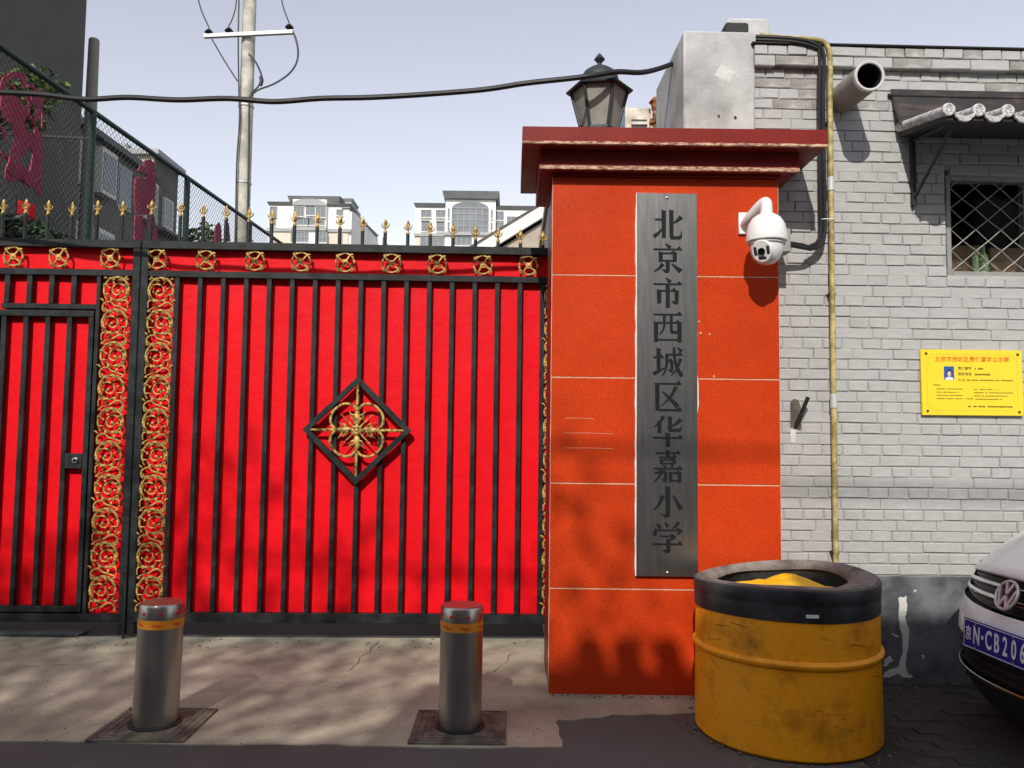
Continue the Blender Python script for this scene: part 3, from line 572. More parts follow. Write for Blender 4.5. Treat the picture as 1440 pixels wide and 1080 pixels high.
# window
wn = obj('window', None, hs_)
mb = MB(); mb.cbox(WU0 + .022, WU0 + .055, .035, .075, WZ0, WZ1, .003); mb.build('frame_stile', 'alu', wn)
MB().cbox(WU1 - .055, WU1 - .022, .035, .075, WZ0, WZ1, .003).build('frame_stile', 'alu', wn)
MB().cbox(WU0 + .0555, WU1 - .0555, .035, .075, WZ0, WZ0 + .032, .003).build('frame_rail', 'alu', wn); MB().cbox(WU0 + .0555, WU1 - .0555, .035, .075, WZ1 - .032, WZ1, .003).build('frame_rail', 'alu', wn)
MB().cbox(WU0 + .004, WU1, .0, .30, WZ0 - .028, WZ0 - .004, .003).build('sill', 'brick', wn)
mb = MB(); a_ = WU0 + .056; b_ = WU1 - .056; lo = WZ0 + .03; hi = WZ1 - .03; st = .137
for sgn in (1, -1):
    k = -12
    while k < 24:
        pts = []; 
        for i in range(61):
            u_ = a_ + (b_ - a_) * i / 60; z_ = lo + k * st * .5 * 1.0 + sgn * (u_ - a_) * .83
            if lo <= z_ <= hi: pts.append((u_, .05 + sgn * .004 * math.cos((u_ - a_) / (st * .5 / .83) * math.pi), z_))
        if len(pts) > 2: mb.tube(pts, .0034, 5)
        k += 2
mb.build('diamond_grille', 'wire', wn)
MB().cbox(WU0 + .03, WU1 - .03, .15, .154, WZ0, WZ1, .0005).build('glass_pane', 'clear', wn, False)
MB().box(WU0 + .6, WU0 + .64, .14, .19, WZ0, WZ1).build('mullion', 'alu', wn, False)
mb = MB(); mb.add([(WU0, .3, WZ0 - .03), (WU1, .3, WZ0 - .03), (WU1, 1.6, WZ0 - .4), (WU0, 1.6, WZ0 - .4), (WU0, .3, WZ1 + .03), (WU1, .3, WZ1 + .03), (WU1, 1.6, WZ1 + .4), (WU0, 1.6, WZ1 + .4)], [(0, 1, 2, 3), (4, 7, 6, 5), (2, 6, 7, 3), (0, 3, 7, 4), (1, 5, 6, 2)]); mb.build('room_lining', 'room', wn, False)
MB().cbox(WU0 + .03, WU0 + .40, .24, .27, WZ0 - .004, WZ0 + .25, .003).cbox(WU0 + .44, WU0 + .8, .245, .275, WZ0 - .004, WZ0 + .24, .003).build('brown_board', 'board', wn)
MB().lathe([(.03, 0), (.034, .01), (.034, .14), (.024, .18), (.012, .2), (.012, .24), (0, .24)], 14, Matrix.Translation((WU0 + .36, .20, WZ0 - .003))).lathe([(.022, 0), (.022, .18), (.01, .22), (0, .22)], 12, Matrix.Translation((WU0 + .30, .19, WZ0 - .003))).build('green_bottle', 'bottle', wn)
MB().cbox(WU0 + .06, WU0 + .26, .18, .23, WZ0 - .003, WZ0 + .035, .01).build('green_tray', 'leaf', wn)

# ---- awning over the window
AW0, AWZ = .062, 3.478; AD, AS = .55, .108        # projects AD, drops AS
aw = thing('window_awning', 'small grey tiled awning on iron brackets over the barred window', 'awning', HP, HA)
prof = lambda t: (-.012 - t * AD, AWZ - t * AS)
def aw_sheet(a, b_):
    u_ = AW0 + a * 1.7; y_, z_ = prof(b_); return (u_, y_, z_ - .02)
b = MB(); b.box(0, 1, 0, 1, 0, 1); b = MB()
y0_, z0_ = prof(0); y1_, z1_ = prof(.97)
b.add([(AW0 + .015, y0_, z0_ - .05), (AW0 + 1.7, y0_, z0_ - .05), (AW0 + 1.7, y1_, z1_ - .05), (AW0 + .015, y1_, z1_ - .05), (AW0 + .015, y0_, z0_ - .018), (AW0 + 1.7, y0_, z0_ - .018), (AW0 + 1.7, y1_, z1_ - .018), (AW0 + .015, y1_, z1_ - .018)], [(0, 3, 2, 1), (4, 5, 6, 7), (0, 1, 5, 4), (1, 2, 6, 5), (2, 3, 7, 6), (3, 0, 4, 7)])
b.build('deck_board', 'iron', aw, False)
rollm = MB(); ya, za = prof(0); yb, zb = prof(1)
rollm.tube([(0, ya, za), (0, yb + .02, zb)], .031, 12); rollm.lathe([(0, 0), (.022, 0), (.024, .003), (.031, .003), (.037, 0), (.037, -.022)], 20, Matrix.Translation((0, yb, zb)) @ Matrix.Rotation(math.pi / 2, 4, 'X'))
for k in range(6): rollm.tube([(.012 * math.cos(k * 1.05), yb - .002, zb + .012 * math.sin(k * 1.05)), (.018 * math.cos(k * 1.05 + .4), yb - .002, zb + .018 * math.sin(k * 1.05 + .4))], .0035, 5)
RM = rollm.mesh('cover_tile', 'tile')
pan = MB()
def pf(a, b_):
    x = (a - .5) * .13; y_, z_ = prof(b_); return (x, y_, z_ - .006 - .026 * math.cos((a - .5) * math.pi))
pan.grid(pf, 8, 6)
lip = []
for i in range(17):
    a = i / 16; lip.append(((a - .5) * .13, -.006 - .026 * math.cos((a - .5) * math.pi)))
low = [((a - .5) * .125, -.030 - .034 * math.cos((a - .5) * math.pi) ** .8 + (.006 if abs(a - .5) > .3 else 0)) for a in [i / 16 for i in range(1, 16)]][::-1]
pan.prism([(x, z) for x, z in lip] + low, 0, .014, Matrix.Translation((0, yb + .006, zb)) @ FRONT)
PM = pan.mesh('pan_tile', 'tile')
for i in range(10):
    obj('cover_tile', RM, aw, (AW0 + .022 + i * .172, 0, .012), (0, 0, rnd(-.008, .008))); obj('pan_tile', PM, aw, (AW0 + .022 + (i + .5) * .172, 0, .004))
fl = MB(); fl.grid(lambda a, b_: (AW0 - .03 + a * 1.75 + (.012 * b_ if a < .01 else 0), -.004 - .085 * b_ ** 1.6 - .008 * math.sin(a * 17) * b_ - (0.05 if 0 else 0), 3.742 - .268 * b_), 30, 8)
o = fl.build('felt_flashing', 'felt', aw)
sm = o.modifiers.new('thickness', 'SOLIDIFY'); sm.thickness = .006
MB().tube([(AW0 - .05, -.012, 3.70), (AW0 + 1.72, -.012, 3.70)], .012, 8).build('batten', 'felt', aw)
for u_ in (.16, 1.5):
    b = MB(); b.box(u_ - .012, u_ + .012, -.032, -.001, 2.98, 3.42); b.build('bracket_upright', 'iron', aw, False)
    b = MB(); b.tube([(u_, -.03, 3.03), (u_, -.50, 3.345)], .011, 4); b.build('bracket_strut', 'iron', aw)
    b = MB(); b.tube([(u_, -.03, 3.40), (u_, -.55, 3.335)], .011, 4); b.build('bracket_arm', 'iron', aw)

# ---- rain spout
sp = thing('rain_spout', 'fat grey pipe stub jutting from the brick wall under the roof edge', 'pipe', HP, HA)
A = Vector((-.255, .06, 3.705)); dr = Vector((-.02, -.62, -.02)); 
u_, z_ = -.285, 3.675
Q = Matrix.Translation((u_, .05, z_)) @ Vector((.0, -1, -.055)).normalized().to_track_quat('Z', 'Y').to_matrix().to_4x4()
MB().lathe([(.088, 0), (.087, .43)], 28, Q, caps=False).build('barrel', 'spout', sp); MB().lathe([(.0885, .405), (.0905, .41), (.0905, .435), (.0855, .438), (.076, .435), (.0745, .42)], 28, Q, caps=False).build('rim', 'spout_rim', sp); MB().lathe([(.0744, .425), (.073, .02), (.0, .01)], 28, Q, caps=False).build('bore', 'tar', sp)  # bore takes the dark tar colour to stand in for shade inside the pipe

# ---- gas pipe, cables
def wp(px, py, off): P_ = on(px, py, HP, HA); n_ = Vector((math.sin(HA), -math.cos(HA), 0)); return P_ + n_ * off
gp = thing('gas_pipe', 'thin yellow gas pipe running up the grey wall and bending along the roof', 'pipe', (2.0, 5.0, 0))
def local(o, pts): return [Vector(p) - Vector(o.location) for p in pts]
xs = 1.996
path = [(xs, 4.945, .55), (xs, 4.945, 1.6), (xs, 4.945, 2.6), (xs + .002, 4.945, 3.6), (xs + .004, 4.942, 3.90), (xs - .01, 4.94, 3.985), (xs - .07, 4.94, 4.03), (xs - .30, 4.95, 4.05), (1.56, 4.97, 4.075)]
MB().tube(local(gp, smooth_path(path, 6)), .0165, 12).build('pipe_run', 'gas', gp)
for z in (1.73, 3.1): MB().lathe([(.0165, -.045), (.0215, -.042), (.0215, .042), (.0165, .045)], 14, Matrix.Translation((xs - 2.0, -.055, z))).build('coupling', 'galv', gp)
for z in (.8, 2.4, 3.5): MB().cbox(xs - 2.0 - .02, xs - 2.0 + .02, -.06, .0, z - .008, z + .008, .002).build('pipe_clip', 'iron', gp)
for n_, (dx, r, lab) in enumerate(((-.042, .013, 'thick black cable clipped beside the yellow gas pipe, looping to the dome camera'), (-.068, .011, 'thinner black cable on the outer side of the cable pair by the yellow gas pipe'))):
    pts = [(1.53, 4.95, 4.055 - .02 * n_), (1.75, 4.93, 4.035 - .02 * n_), (xs - .10, 4.935, 4.005 - .022 * n_), (xs + dx + .004, 4.94, 3.93), (xs + dx, 4.945, 3.6), (xs + dx, 4.945, 3.0), (xs + dx - .005, 4.935, 2.80), (xs + dx - .035, 4.92, 2.71 + .01 * n_), (xs + dx - .10, 4.90, 2.675 + .012 * n_), (1.80, 4.87, 2.672 + .014 * n_), (1.66, 4.83, 2.685 + .014 * n_)]
    o = MB().tube(smooth_path(pts, 6), r, 8).build('wall_cable', 'rubber'); tag(o, lab, 'cable', 'cables beside the gas pipe')
o = MB().lathe([(.05, -.003), (.052, 0), (.05, .003)], 20, Matrix.Translation((xs - .022, 4.945, 2.87)), sy=.6, sx=1., caps=False).build('zip_tie', 'zip'); tag(o, 'white zip tie holding the black cables to the yellow pipe', 'zip tie')

# ---- bracket stub on the wall
bs = thing('flag_bracket', 'rusty angled iron tube on a bare patch of the grey wall', 'bracket', HP, HA)
u_, z_ = HU(1119, 582)
MB().prism([(u_ - .035 + rnd(-.004, .004), z_ - .09), (u_ + .03, z_ - .1), (u_ + .035, z_ - .02), (u_ + .03, z_ + .05), (u_ + .012, z_ + .088), (u_ - .012, z_ + .094), (u_ - .034, z_ + .07)], -.004, .006, FRONT).build('backing_plate', 'base_plate', bs, False)
MB().prism([(u_ - .035, z_ - .175), (u_ - .008, z_ - .185), (u_ + .002, z_ - .1), (u_ + .02, z_ - .098), (u_ + .016, z_ - .088), (u_ - .036, z_ - .088)], -.004, .0045, FRONT).build('plaster_run', 'plaster', bs, False)
MB().tube([(u_ - .005, -.005, z_ - .085), (u_ + .045, -.085, z_ + .10)], .0125, 8, cap=False).tube([(u_ - .005, -.005, z_ - .085), (u_ + .045, -.083, z_ + .098)], .009, 8).build('socket_tube', 'iron', bs)

# ---- yellow notice
nb = thing('notice_board', 'yellow notice board with red heading and small portrait screwed to the grey wall', 'sign', HP, HA)
c0 = [HU(1292.5, 491), HU(1434, 494.5), HU(1433, 588), HU(1291.5, 583)]
NU = c0[0][0]; NW = c0[1][0] - c0[0][0]; NZ = c0[3][1]; NH = c0[0][1] - c0[3][1]
nr = obj('board', MB().cbox(0, NW, -.018, 0, 0, NH, .0025).mesh('board', 'signyellow'), nb, (NU, -.005, NZ - .004), (0, -.004, 0))
def nx(t): return t * NW
def nz(t): return (1 - t) * NH
yF = -.0184
text_mesh('heading', '北京市西城区责任督学公示牌', NW * .056, 'signred', nr, (nx(.135), yF, nz(.150)), bold=.0004, spacing=1.02, depth=.001)
def line(body, size, x, y, m='signdark', sx=1., bold=.0002, name='print_line'): return text_mesh(name, body, size * NW, m, nr, (nx(x), yF, nz(y)), sx=sx, bold=bold, depth=.001)
line('责任督学', .034, .36, .285); line('联系电话', .034, .36, .372)
def marks(x, y, n, wd, h, m='signdark'):         # print too small to read: short broken dashes
    b = MB(); u_ = nx(x); k = 0
    while u_ < nx(x) + n * NW:
        w_ = rnd(.6, 1.1) * wd * NW; 
        if random.random() > .12:
            b.prism([(u_, nz(y) - h * NH * rnd(.35, .5)), (u_ + w_, nz(y) - h * NH * rnd(.35, .5)), (u_ + w_, nz(y) + h * NH * rnd(.3, .5)), (u_, nz(y) + h * NH * rnd(.3, .5))], -yF - .0003, -yF + .0006, FRONT)
        u_ += w_ + NW * .0035
    b.build('small_print', m, nr, False)
marks(.53, .287, .09, .014, .03); marks(.525, .374, .15, .011, .03); marks(.36, .458, .015, .01, .02); marks(.40, .462, .50, .009, .022); marks(.115, .54, .08, .011, .018)
for i, y in enumerate((.598, .648, .697, .746)): marks(.145, y, (.25, .22, .25, .36)[i], .010, .016); marks(.515, y + .004, (.26, .38, .33, .27)[i], .010, .016)
marks(.45, .862, .44, .016, .026)
# ochre border lines with notched corners
b = MB(); e0, e1, f0, f1 = .055, .945, .075, .925
for (x0, y0, x1, y1) in ((e0 + .05, f0, e1 - .05, f0), (e0 + .05, f1, e1 - .05, f1), (e0, f0 + .08, e0, f1 - .08), (e1, f0 + .08, e1, f1 - .08), (e0, f0 + .08, e0 + .05, f0), (e1, f0 + .08, e1 - .05, f0), (e0, f1 - .08, e0 + .05, f1), (e1, f1 - .08, e1 - .05, f1)):
    b.tube([(nx(x0), yF + .0008, nz(y0)), (nx(x1), yF + .0008, nz(y1))], .0013, 4)
b.build('border_line', 'signgold', nr)
pp = MB().box(nx(.222), nx(.322), -.0189, -.0175, nz(.462), nz(.255)).build('portrait', 'blueprint', nr, False)
cxp, czp = nx(.27), nz(.375)
MB().prism([(cxp - .027, nz(.4615)), (cxp - .024, nz(.435)), (cxp - .008, nz(.415)), (cxp + .012, nz(.415)), (cxp + .026, nz(.43)), (cxp + .03, nz(.4615))], .0186, .0193, FRONT).build('shirt', 'whitep', pp, False)
MB().prism([(cxp + .002 + .0155 * math.cos(a), czp + .012 + .018 * math.sin(a)) for a in [k * math.tau / 14 for k in range(14)]], .0186, .0196, FRONT).build('hair_shape', 'hair', pp, False)
MB().prism([(cxp + .002 + .0115 * math.cos(a), czp + .003 + .017 * math.sin(a)) for a in [k * math.tau / 14 for k in range(14)]], .0186, .0199, FRONT).build('face_shape', 'skin', pp, False)
for (x, y) in ((.05, .06), (.955, .065), (.052, .935), (.955, .94)): MB().lathe([(.0085, 0), (.0085, .003), (.004, .006), (0, .0062)], 12, Matrix.Translation((nx(x), -.018, nz(y))) @ Matrix.Rotation(math.pi / 2, 4, 'X')).build('screw', 'screw', nr)

# ---- box and felt on the roof parapet
cb = thing('roof_box', 'weathered pale concrete box on top of the plastered parapet block', 'box', (1.55, 5.35, 4.0))
MB().cbox(-.13, .16, -.14, .2, -.1, .325, .02).build('shell', 'render_', cb); MB().cbox(-.145, .02, -.152, .05, .14, .292, .02).build('tar_patch', 'tar', cb)
MB().tube(smooth_path([(-.36, -.2, .105), (-.33, -.2, .14), (-.25, -.19, .12), (-.15, -.17, .12), (-.05, -.16, .115), (.02, -.16, .11)], 5), .022, 6).build('tar_roll', 'tar', cb)

# ================================================================== BARREL
BX, BY = 1.45, 4.225
ba = thing('crash_barrel', 'fat ochre plastic crash barrel with dented black lid in front of the pillar', 'barrel', (BX - .012, BY, .006), .4); ba.scale = (.975, .975, 1)
def dent(r, z, a):
    k = max(0, z / .8); return (r * (1 + .012 * math.sin(2 * a + .6) + .008 * math.sin(3 * a) * k), z + k * k * (.018 * math.sin(a + 2.2) + .012 * math.sin(2 * a + .8)))
MB().lathe([(.463, 0), (.475, .012), (.474, .2), (.471, .405), (.4695, .60), (.468, .63)], 64, caps=False, wob=dent).build('body', 'barrel', ba)
MB().lathe([(.470, .412), (.479, .417), (.487, .428), (.487, .440), (.479, .45), (.469, .456)], 64, caps=False, wob=dent).build('hoop', 'barrel', ba)
MB().lathe([(.4665, .6303), (.474, .634), (.4755, .70), (.4735, .712), (.477, .72), (.479, .765), (.475, .776), (.458, .782)], 64, caps=False, wob=dent).build('black_band', 'barrel_black', ba)
def lidw(r, z, a):
    t = (.458 - r) / .21; aw_ = a + .4; rin = .17 + .27 * ((1 + math.sin(aw_)) / 2) ** .6 + .008 * math.sin(3 * a)
    r2, z2 = dent(.458 + (rin - .458) * t, z, a); return (r2, z2 - .030 * t * t * (1 - .3 * math.sin(aw_)) + .006 * t * math.sin(5 * a))
MB().lathe([(.458, .7822), (.445, .785), (.42, .786), (.37, .784), (.31, .78), (.265, .776), (.25, .770), (.248, .758)], 72, caps=False, wob=lidw).build('lid', 'barrel_lid', ba)
MB().lathe([(.462, .05), (.46, .60), (.452, .775)], 48, caps=False, wob=dent).build('inner_wall', 'barrel_black', ba)
b = MB(); b.grid(lambda a, b_: ((a - .5) * .66, (b_ - .5) * .62, .738 + .010 * math.sin(a * 23 + 5 * b_) + .018 * math.sin(a * 9 + 1) * math.cos(b_ * 8) - .25 * max(0, math.hypot(a - .5, b_ - .5) - .3)), 24, 24); b.build('liner', 'barrel_in', ba)
MB().cbox(-.03, .03, -.002, .0, -.008, .008, .0005).build('paper_scrap', 'white_foam', ba).matrix_local = Matrix.Rotation(R_(-.4 * 57.3) + R_(-94) + math.pi / 2, 4, 'Z') @ Matrix.Translation((0, -.4765, .668))


b = MB()                                         # scuffs and scratches round the barrel wall
for _ in range(46):
    a0_ = rnd(2.6, 6.6) - .4; z_ = rnd(.05, .6); L_ = rnd(.02, .12); sl_ = rnd(-.5, .5); pts = []
    for i in range(5):
        aa = a0_ + L_ / .47 * i / 4; zz = z_ + sl_ * L_ * i / 4; rr, z3 = dent(.4735 - .006 * zz, zz, aa); pts.append(((rr + .0006) * math.cos(aa), (rr + .0006) * math.sin(aa), z3))
    if not .40 < z_ < .47: b.tube(pts, rnd(.0006, .0016), 4)
stuff(b.build('scuff_mark', mat('scuff', (.10, .055, .02), .9), ba, False))
# ================================================================== BOLLARDS
def bollard(x, y, lean, lab):
    t = thing('bollard', lab, 'bollard', (x, y, .006), 0, 'stainless steel rising bollards')
    pl = MB().cbox(-.255, .255, -.245, .245, -.004, .012, .003).build('ground_plate', 'base_plate', t); pl.scale = (.93, .93, 1)
    b = MB()
    for q in (.225, .19, .155): 
        for s in (-1, 1): b.box(-q, q, s * q - .003, s * q + .003, .0118, .0155); b.box(s * q - .003, s * q + .003, -q + .004, q - .004, .0118, .0152)
    b.build('tread_ridge', 'base_plate', pl, False)
    MB().lathe([(.128, .012), (.128, .02), (.113, .022)], 32, caps=False).build('collar', 'iron', t)
    sh_ = obj('shaft', MB().lathe([(.1095, 0), (.1095, .50)], 40, caps=False).mesh('shaft', 'bollard_steel'), t); sh_.rotation_euler = (0, lean, 0)
    MB().lathe([(.1105, .50), (.1105, .545)], 40, caps=False).build('reflective_band', 'reflect_yellow', sh_)
    MB().lathe([(.1095, .545), (.1095, .604), (.104, .616), (.098, .619)], 40, caps=False).build('head', 'bollard_steel', sh_)
    MB().lathe([(.098, .619), (.09, .618), (.06, .6185), (.055, .614), (0, .614)], 40).build('top_disc', 'bollard_steel', sh_)
    for k in range(8):
        a = k * math.tau / 8 + .35; MB().lathe([(.0095, 0), (.0095, .003), (.004, .005), (0, .005)], 10, Matrix.Rotation(a, 4, 'Z') @ Matrix.Translation((.1085, 0, .575)) @ Matrix.Rotation(math.pi / 2, 4, 'Y')).build('reflector', 'red_led', sh_)
    b = MB()
    for k in range(14):
        a = k * math.tau / 7 + .15 + (k // 7) * .17
        b.cbox(-.014, .014, -.0012, 0, -.006, .006, .0004, Matrix.Rotation(a, 4, 'Z') @ Matrix.Translation((0, -.1104, .5225 - .004 * (k // 7))))
    b.build('tape_mark', 'signred', sh_)
bollard(-.245, 4.17, .004, 'steel bollard with orange band standing under the diamond ornament, nearer the pillar')
bollard(-1.79, 4.155, .02, 'steel bollard with orange band standing before the joint of the gate leaves')

# ================================================================== CAR (parked along the wall, nose to the left)
CX, CY = 2.265, 3.76
car = thing('parked_car', 'white hatchback parked along the grey wall, nose with blue number plate', 'car', (CX, CY, .012), R_(4))
HW = .85
def plan(v, a=.70): t = min(1, abs(v) / HW); return a * (1 - math.sqrt(max(0, 1 - t * t * .98)))
def bump_x(z):                                   # fore-aft set-back of the nose with height
    pts = [(.18, .11), (.26, .05), (.36, .012), (.5, 0), (.60, .012), (.675, .035), (.72, .065), (.84, .125)]
    for (z0_, x0_), (z1_, x1_) in zip(pts, pts[1:]):
        if z <= z1_: return x0_ + (x1_ - x0_) * (z - z0_) / (z1_ - z0_)
    return pts[-1][1]
def nose(v, z, out=0.): return (bump_x(z) + plan(v) - out, v, z)
def band(name, m, z0_, z1_, v0, v1, out=0., nz_=8, nv=40, parent=car, shape=None, thick=0.):
    b = MB()
    def fn(a, c):
        v = v0 + (v1 - v0) * c; lo_, hi_ = (z0_, z1_) if not shape else shape(v); z = lo_ + (hi_ - lo_) * a; return nose(v, z, out)
    b.grid(fn, nz_, nv)
    o = b.build(name, m, parent)
    if thick: md = o.modifiers.new('thickness', 'SOLIDIFY'); md.thickness = thick; md.offset = 0
    return o
def gtop(v): return .845 - .05 * (v / .6) ** 2
def gbot(v): return .675 + .012 * (v / .6) ** 2
bp_ = band('bumper', 'carwhite', .53, .68, -HW, HW, 0, shape=lambda v: (.515, gbot(v)))
band('lower_bumper', 'carblack', .2, .34, -HW, HW, 0)
band('lower_grille', 'carblack', .34, .515, -HW, HW, -.02)
for z in (.385, .43, .475): band('lower_slat', 'carblack', z - .008, z + .008, -.62, .62, .0, 2, 40)
band('chrome_strip', 'chrome', .337, .352, -.74, .74, .012, 2, 50, thick=.006)
GW = .585
band('grille_back', 'carblack', 0, 0, -GW, GW, -.035, shape=lambda v: (gbot(v) + .004, gtop(v)))
for t in (.36, .70):
    band('grille_slat', 'chrome', 0, 0, -GW + .015, GW - .015, .002, 2, 40, shape=lambda v, t=t: (gbot(v) + (gtop(v) - gbot(v)) * t - .011, gbot(v) + (gtop(v) - gbot(v)) * t + .007), thick=.008)
for t in (.15, .26, .48, .58, .82, .92): band('grille_rib', 'carblack', 0, 0, -GW + .015, GW - .015, -.018, 1, 30, shape=lambda v, t=t: (gbot(v) + (gtop(v) - gbot(v)) * t - .004, gbot(v) + (gtop(v) - gbot(v)) * t + .004))
for s in (-1, 1):
    hl = band('headlight', 'headlamp', 0, 0, s * .60, s * (HW - .005), -.004, 8, 14, shape=lambda v: (.66 + .06 * (abs(v) - .6), .835 - .03 * (abs(v) - .6)))
    band('fender_front', 'carwhite', 0, 0, s * GW, s * HW, -.012, 4, 14, shape=lambda v: (.50, .70))
# hood
def hoodf(a, c):
    v = -.80 + 1.6 * c; t = a; zf = gtop(v) if abs(v) < .6 else gtop(.6) - .06 * (abs(v) - .6)
    x0_ = bump_x(.84) + plan(v) - .02 - .012; x1_ = 1.12
    z = zf + .008 + (1.17 - .05 * (v / .8) ** 2 - zf) * (1 - (1 - t) ** 1.9); return (x0_ + (x1_ - x0_) * t, v, z)
hd = MB().grid(hoodf, 18, 24).build('hood', 'carwhite', car); md = hd.modifiers.new('thickness', 'SOLIDIFY'); md.thickness = .02
# cabin and body sides
for s in (-1, 1):
    def side(a, c, s=s):
        x = .68 + 3.3 * a; zt = (.86 + .10 * min(1, a * 2.2)) if a < .5 else .96 + .02 * (a - .5); z = .26 + (zt - .26) * c
        return (x, s * (HW - .03 + .03 * math.sin(c * math.pi) - .05 * max(0, a - .8) * 2), z)
    MB().grid(side, 40, 10).build('body_side', 'carwhite', car)
    MB().grid(lambda a, c, s=s: (1.1 + 2.4 * a + (.55 if a < .5 else -.25) * c * (1 - 2 * abs(a - .5) if 0 else (1 if a in (0, 1) else 1 - 0 * a)) * (1 if a < .5 else 1) * abs(1 - 2 * a), s * (HW - .01 - .19 * c), .965 + .43 * c), 20, 6).build('side_window', 'glass', car)
    for x in (.76, 3.22):
        wh = obj('wheel', None, car, (x, s * .735, .31)); RX = Matrix.Rotation(math.pi / 2, 4, 'X')
        MB().lathe([(.2, -.1), (.285, -.1), (.308, -.08), (.31, 0), (.308, .08), (.285, .1), (.2, .1)], 36, RX, caps=False).build('tyre', 'tyre', wh)
        MB().lathe([(.0, .06 * s), (.05, .075 * s), (.15, .06 * s), (.2, .09 * s), (.205, 0)], 30, Matrix.Rotation(-math.pi / 2, 4, 'X')).build('rim', 'alloy', wh)
    MB().lathe([(0, -.07), (.05, -.05), (.07, 0), (.05, .05), (0, .07)], 12, Matrix.Translation((1.35, s * (HW + .09), 1.03)), sx=.6, sy=1.2).build('door_mirror', 'carwhite', car)
MB().grid(lambda a, c: (1.08 + .62 * a, (-.78 + 1.56 * c) * (1 - .17 * a), 1.165 - .045 * (2 * c - 1) ** 2 + .27 * a), 10, 16).build('windscreen', 'glass', car)
MB().grid(lambda a, c: (1.70 + 1.6 * a, (-.65 + 1.3 * c), 1.415 + .05 * math.sin(a * math.pi) - .05 * (2 * c - 1) ** 2), 16, 14).build('roof', 'carwhite', car)
MB().grid(lambda a, c: (3.30 + .65 * a, (-.65 + 1.3 * c) * (1 + .22 * a), 1.41 - .45 * a - .04 * (2 * c - 1) ** 2), 10, 14).build('rear_window', 'glass', car)
MB().grid(lambda a, c: (3.95 + .10 * math.sin(a * math.pi), (-.82 + 1.64 * c), .26 + .70 * a), 10, 14).build('tailgate', 'carwhite', car)
MB().box(.35, 3.9, -.78, .78, .18, .5).build('underbody', 'carblack', car, False)
# number plate
QP = Matrix(((0, 0, -1, 0), (-1, 0, 0, 0), (0, 1, 0, 0), (0, 0, 0, 1)))          # drawing xy -> plane facing -X, x to -Y
npl = obj('number_plate', MB().prism([(-.22, -.07), (.22, -.07), (.22, .07), (-.22, .07)], 0, .006, QP).mesh('number_plate', 'plateblue', False), car, (-.018, 0, .553), (0, .06, 0))
b = MB()
for (x0, x1, y0, y1) in ((-.212, .212, .061, .0645), (-.212, .212, -.0645, -.061), (-.2155, -.212, -.0645, .0645), (.212, .2155, -.0645, .0645)): b.prism([(x0, y0), (x1, y0), (x1, y1), (x0, y1)], .005, .0072, QP)
b.build('plate_border', 'whitep', npl, False)
def ptext(s, x, size, sx, bold=.0012):
    o = text_mesh('plate_character', s, size, 'whitep', npl, (0, 0, 0), 'CENTER', sx, .002, bold); me = o.data; me.transform(QP @ FRONT.inverted()); o.location = (-.0065, -x, -.002)
ptext('京', -.182, .072, .62, .0012)
for ch, x in zip('NCB206', (-.122, -.036, .020, .077, .134, .190)): ptext(ch, x, .118, .56, .0022)
ptext('·', -.079, .12, .7, .003)
for (x, y) in ((-.13, .056), (.13, .056), (-.13, -.056), (.13, -.056)): MB().lathe([(.006, 0), (.006, .003), (0, .004)], 8, QP @ Matrix.Translation((x, y, .006))).build('plate_screw', 'chrome', npl)
# round chrome emblem
em = obj('emblem', None, car, (.058, 0, .765), (0, R_(24), 0)); Rr = .068
ringp = [(-.014, Rr * math.cos(a), Rr * math.sin(a)) for a in [i * math.tau / 40 for i in range(40)]]
MB().tube(ringp, .0072, 8, closed=True).build('emblem_ring', 'badge', em)
MB().lathe([(.066, 0), (.066, .008), (.06, .010), (0, .010)], 32, QP).build('emblem_disc', 'carblack', em)
b = MB()
def bar2(p, q, k): 
    p = Vector((*p, 0)); q = Vector((*q, 0)); d = (q - p).normalized(); n_ = Vector((-d.y, d.x, 0)) * .0068
    b.prism([tuple((p + n_)[:2]), tuple((q + n_)[:2]), tuple((q - n_)[:2]), tuple((p - n_)[:2])], .008, .018 + k * .0004, QP)
s_ = .001
for k, (p, q) in enumerate((((-24, 60), (0, 6)), ((24, 60), (0, 6)), ((-56, 30), (-26, -56)), ((56, 30), (26, -56)), ((-26, -56), (0, -4)), ((26, -56), (0, -4)))): bar2((p[0] * s_, p[1] * s_), (q[0] * s_, q[1] * s_), k)
b.build('emblem_strokes', 'badge', em, False)

# ================================================================== BEHIND THE GATE
# lodge behind the pillar with an air conditioner on it
lg = thing('gate_lodge', 'grey block lodge wall just behind the orange pillar', 'lodge', (0, 0, 0))
MB().box(.262, 1.03, 6.04, 8.2, 0, 3.26).build('wall', 'mortar', lg, False); MB().cbox(.24, 1.05, 6.02, 8.25, 3.2605, 3.33, .005).build('roof', 'render_', lg)
ac = thing('air_conditioner', 'yellowed metal vent box with louvres on the lodge roof beside the lantern', 'vent box', (1.03, 6.35, 3.33))
MB().cbox(-.135, .075, 0, .5, 0, .84, .008).build('casing', 'acwhite', ac); MB().add([(-.136, .0, .0), (-.136, .5, 0), (-.136, .5, .84), (-.136, 0, .84), (-.30, .5, 0)], [(0, 3, 2, 1)]).build('liner_sheet', 'acblue', ac, False)
MB().cbox(-.085, .042, -.006, .0, .02, .74, .001).build('vent_recess', 'acdark', ac)
for k in range(13): MB().cbox(-.085, .042, -.016, -.003, .045 + k * .054, .070 + k * .054, .002).build('louvre', 'acwhite', ac)
MB().add([(-.32, .55, 0), (-.137, .3, 0), (-.137, .3, .80), (-.28, .55, .45)], [(0, 1, 2, 3)]).build('side_sheet', 'acblue', ac, False)
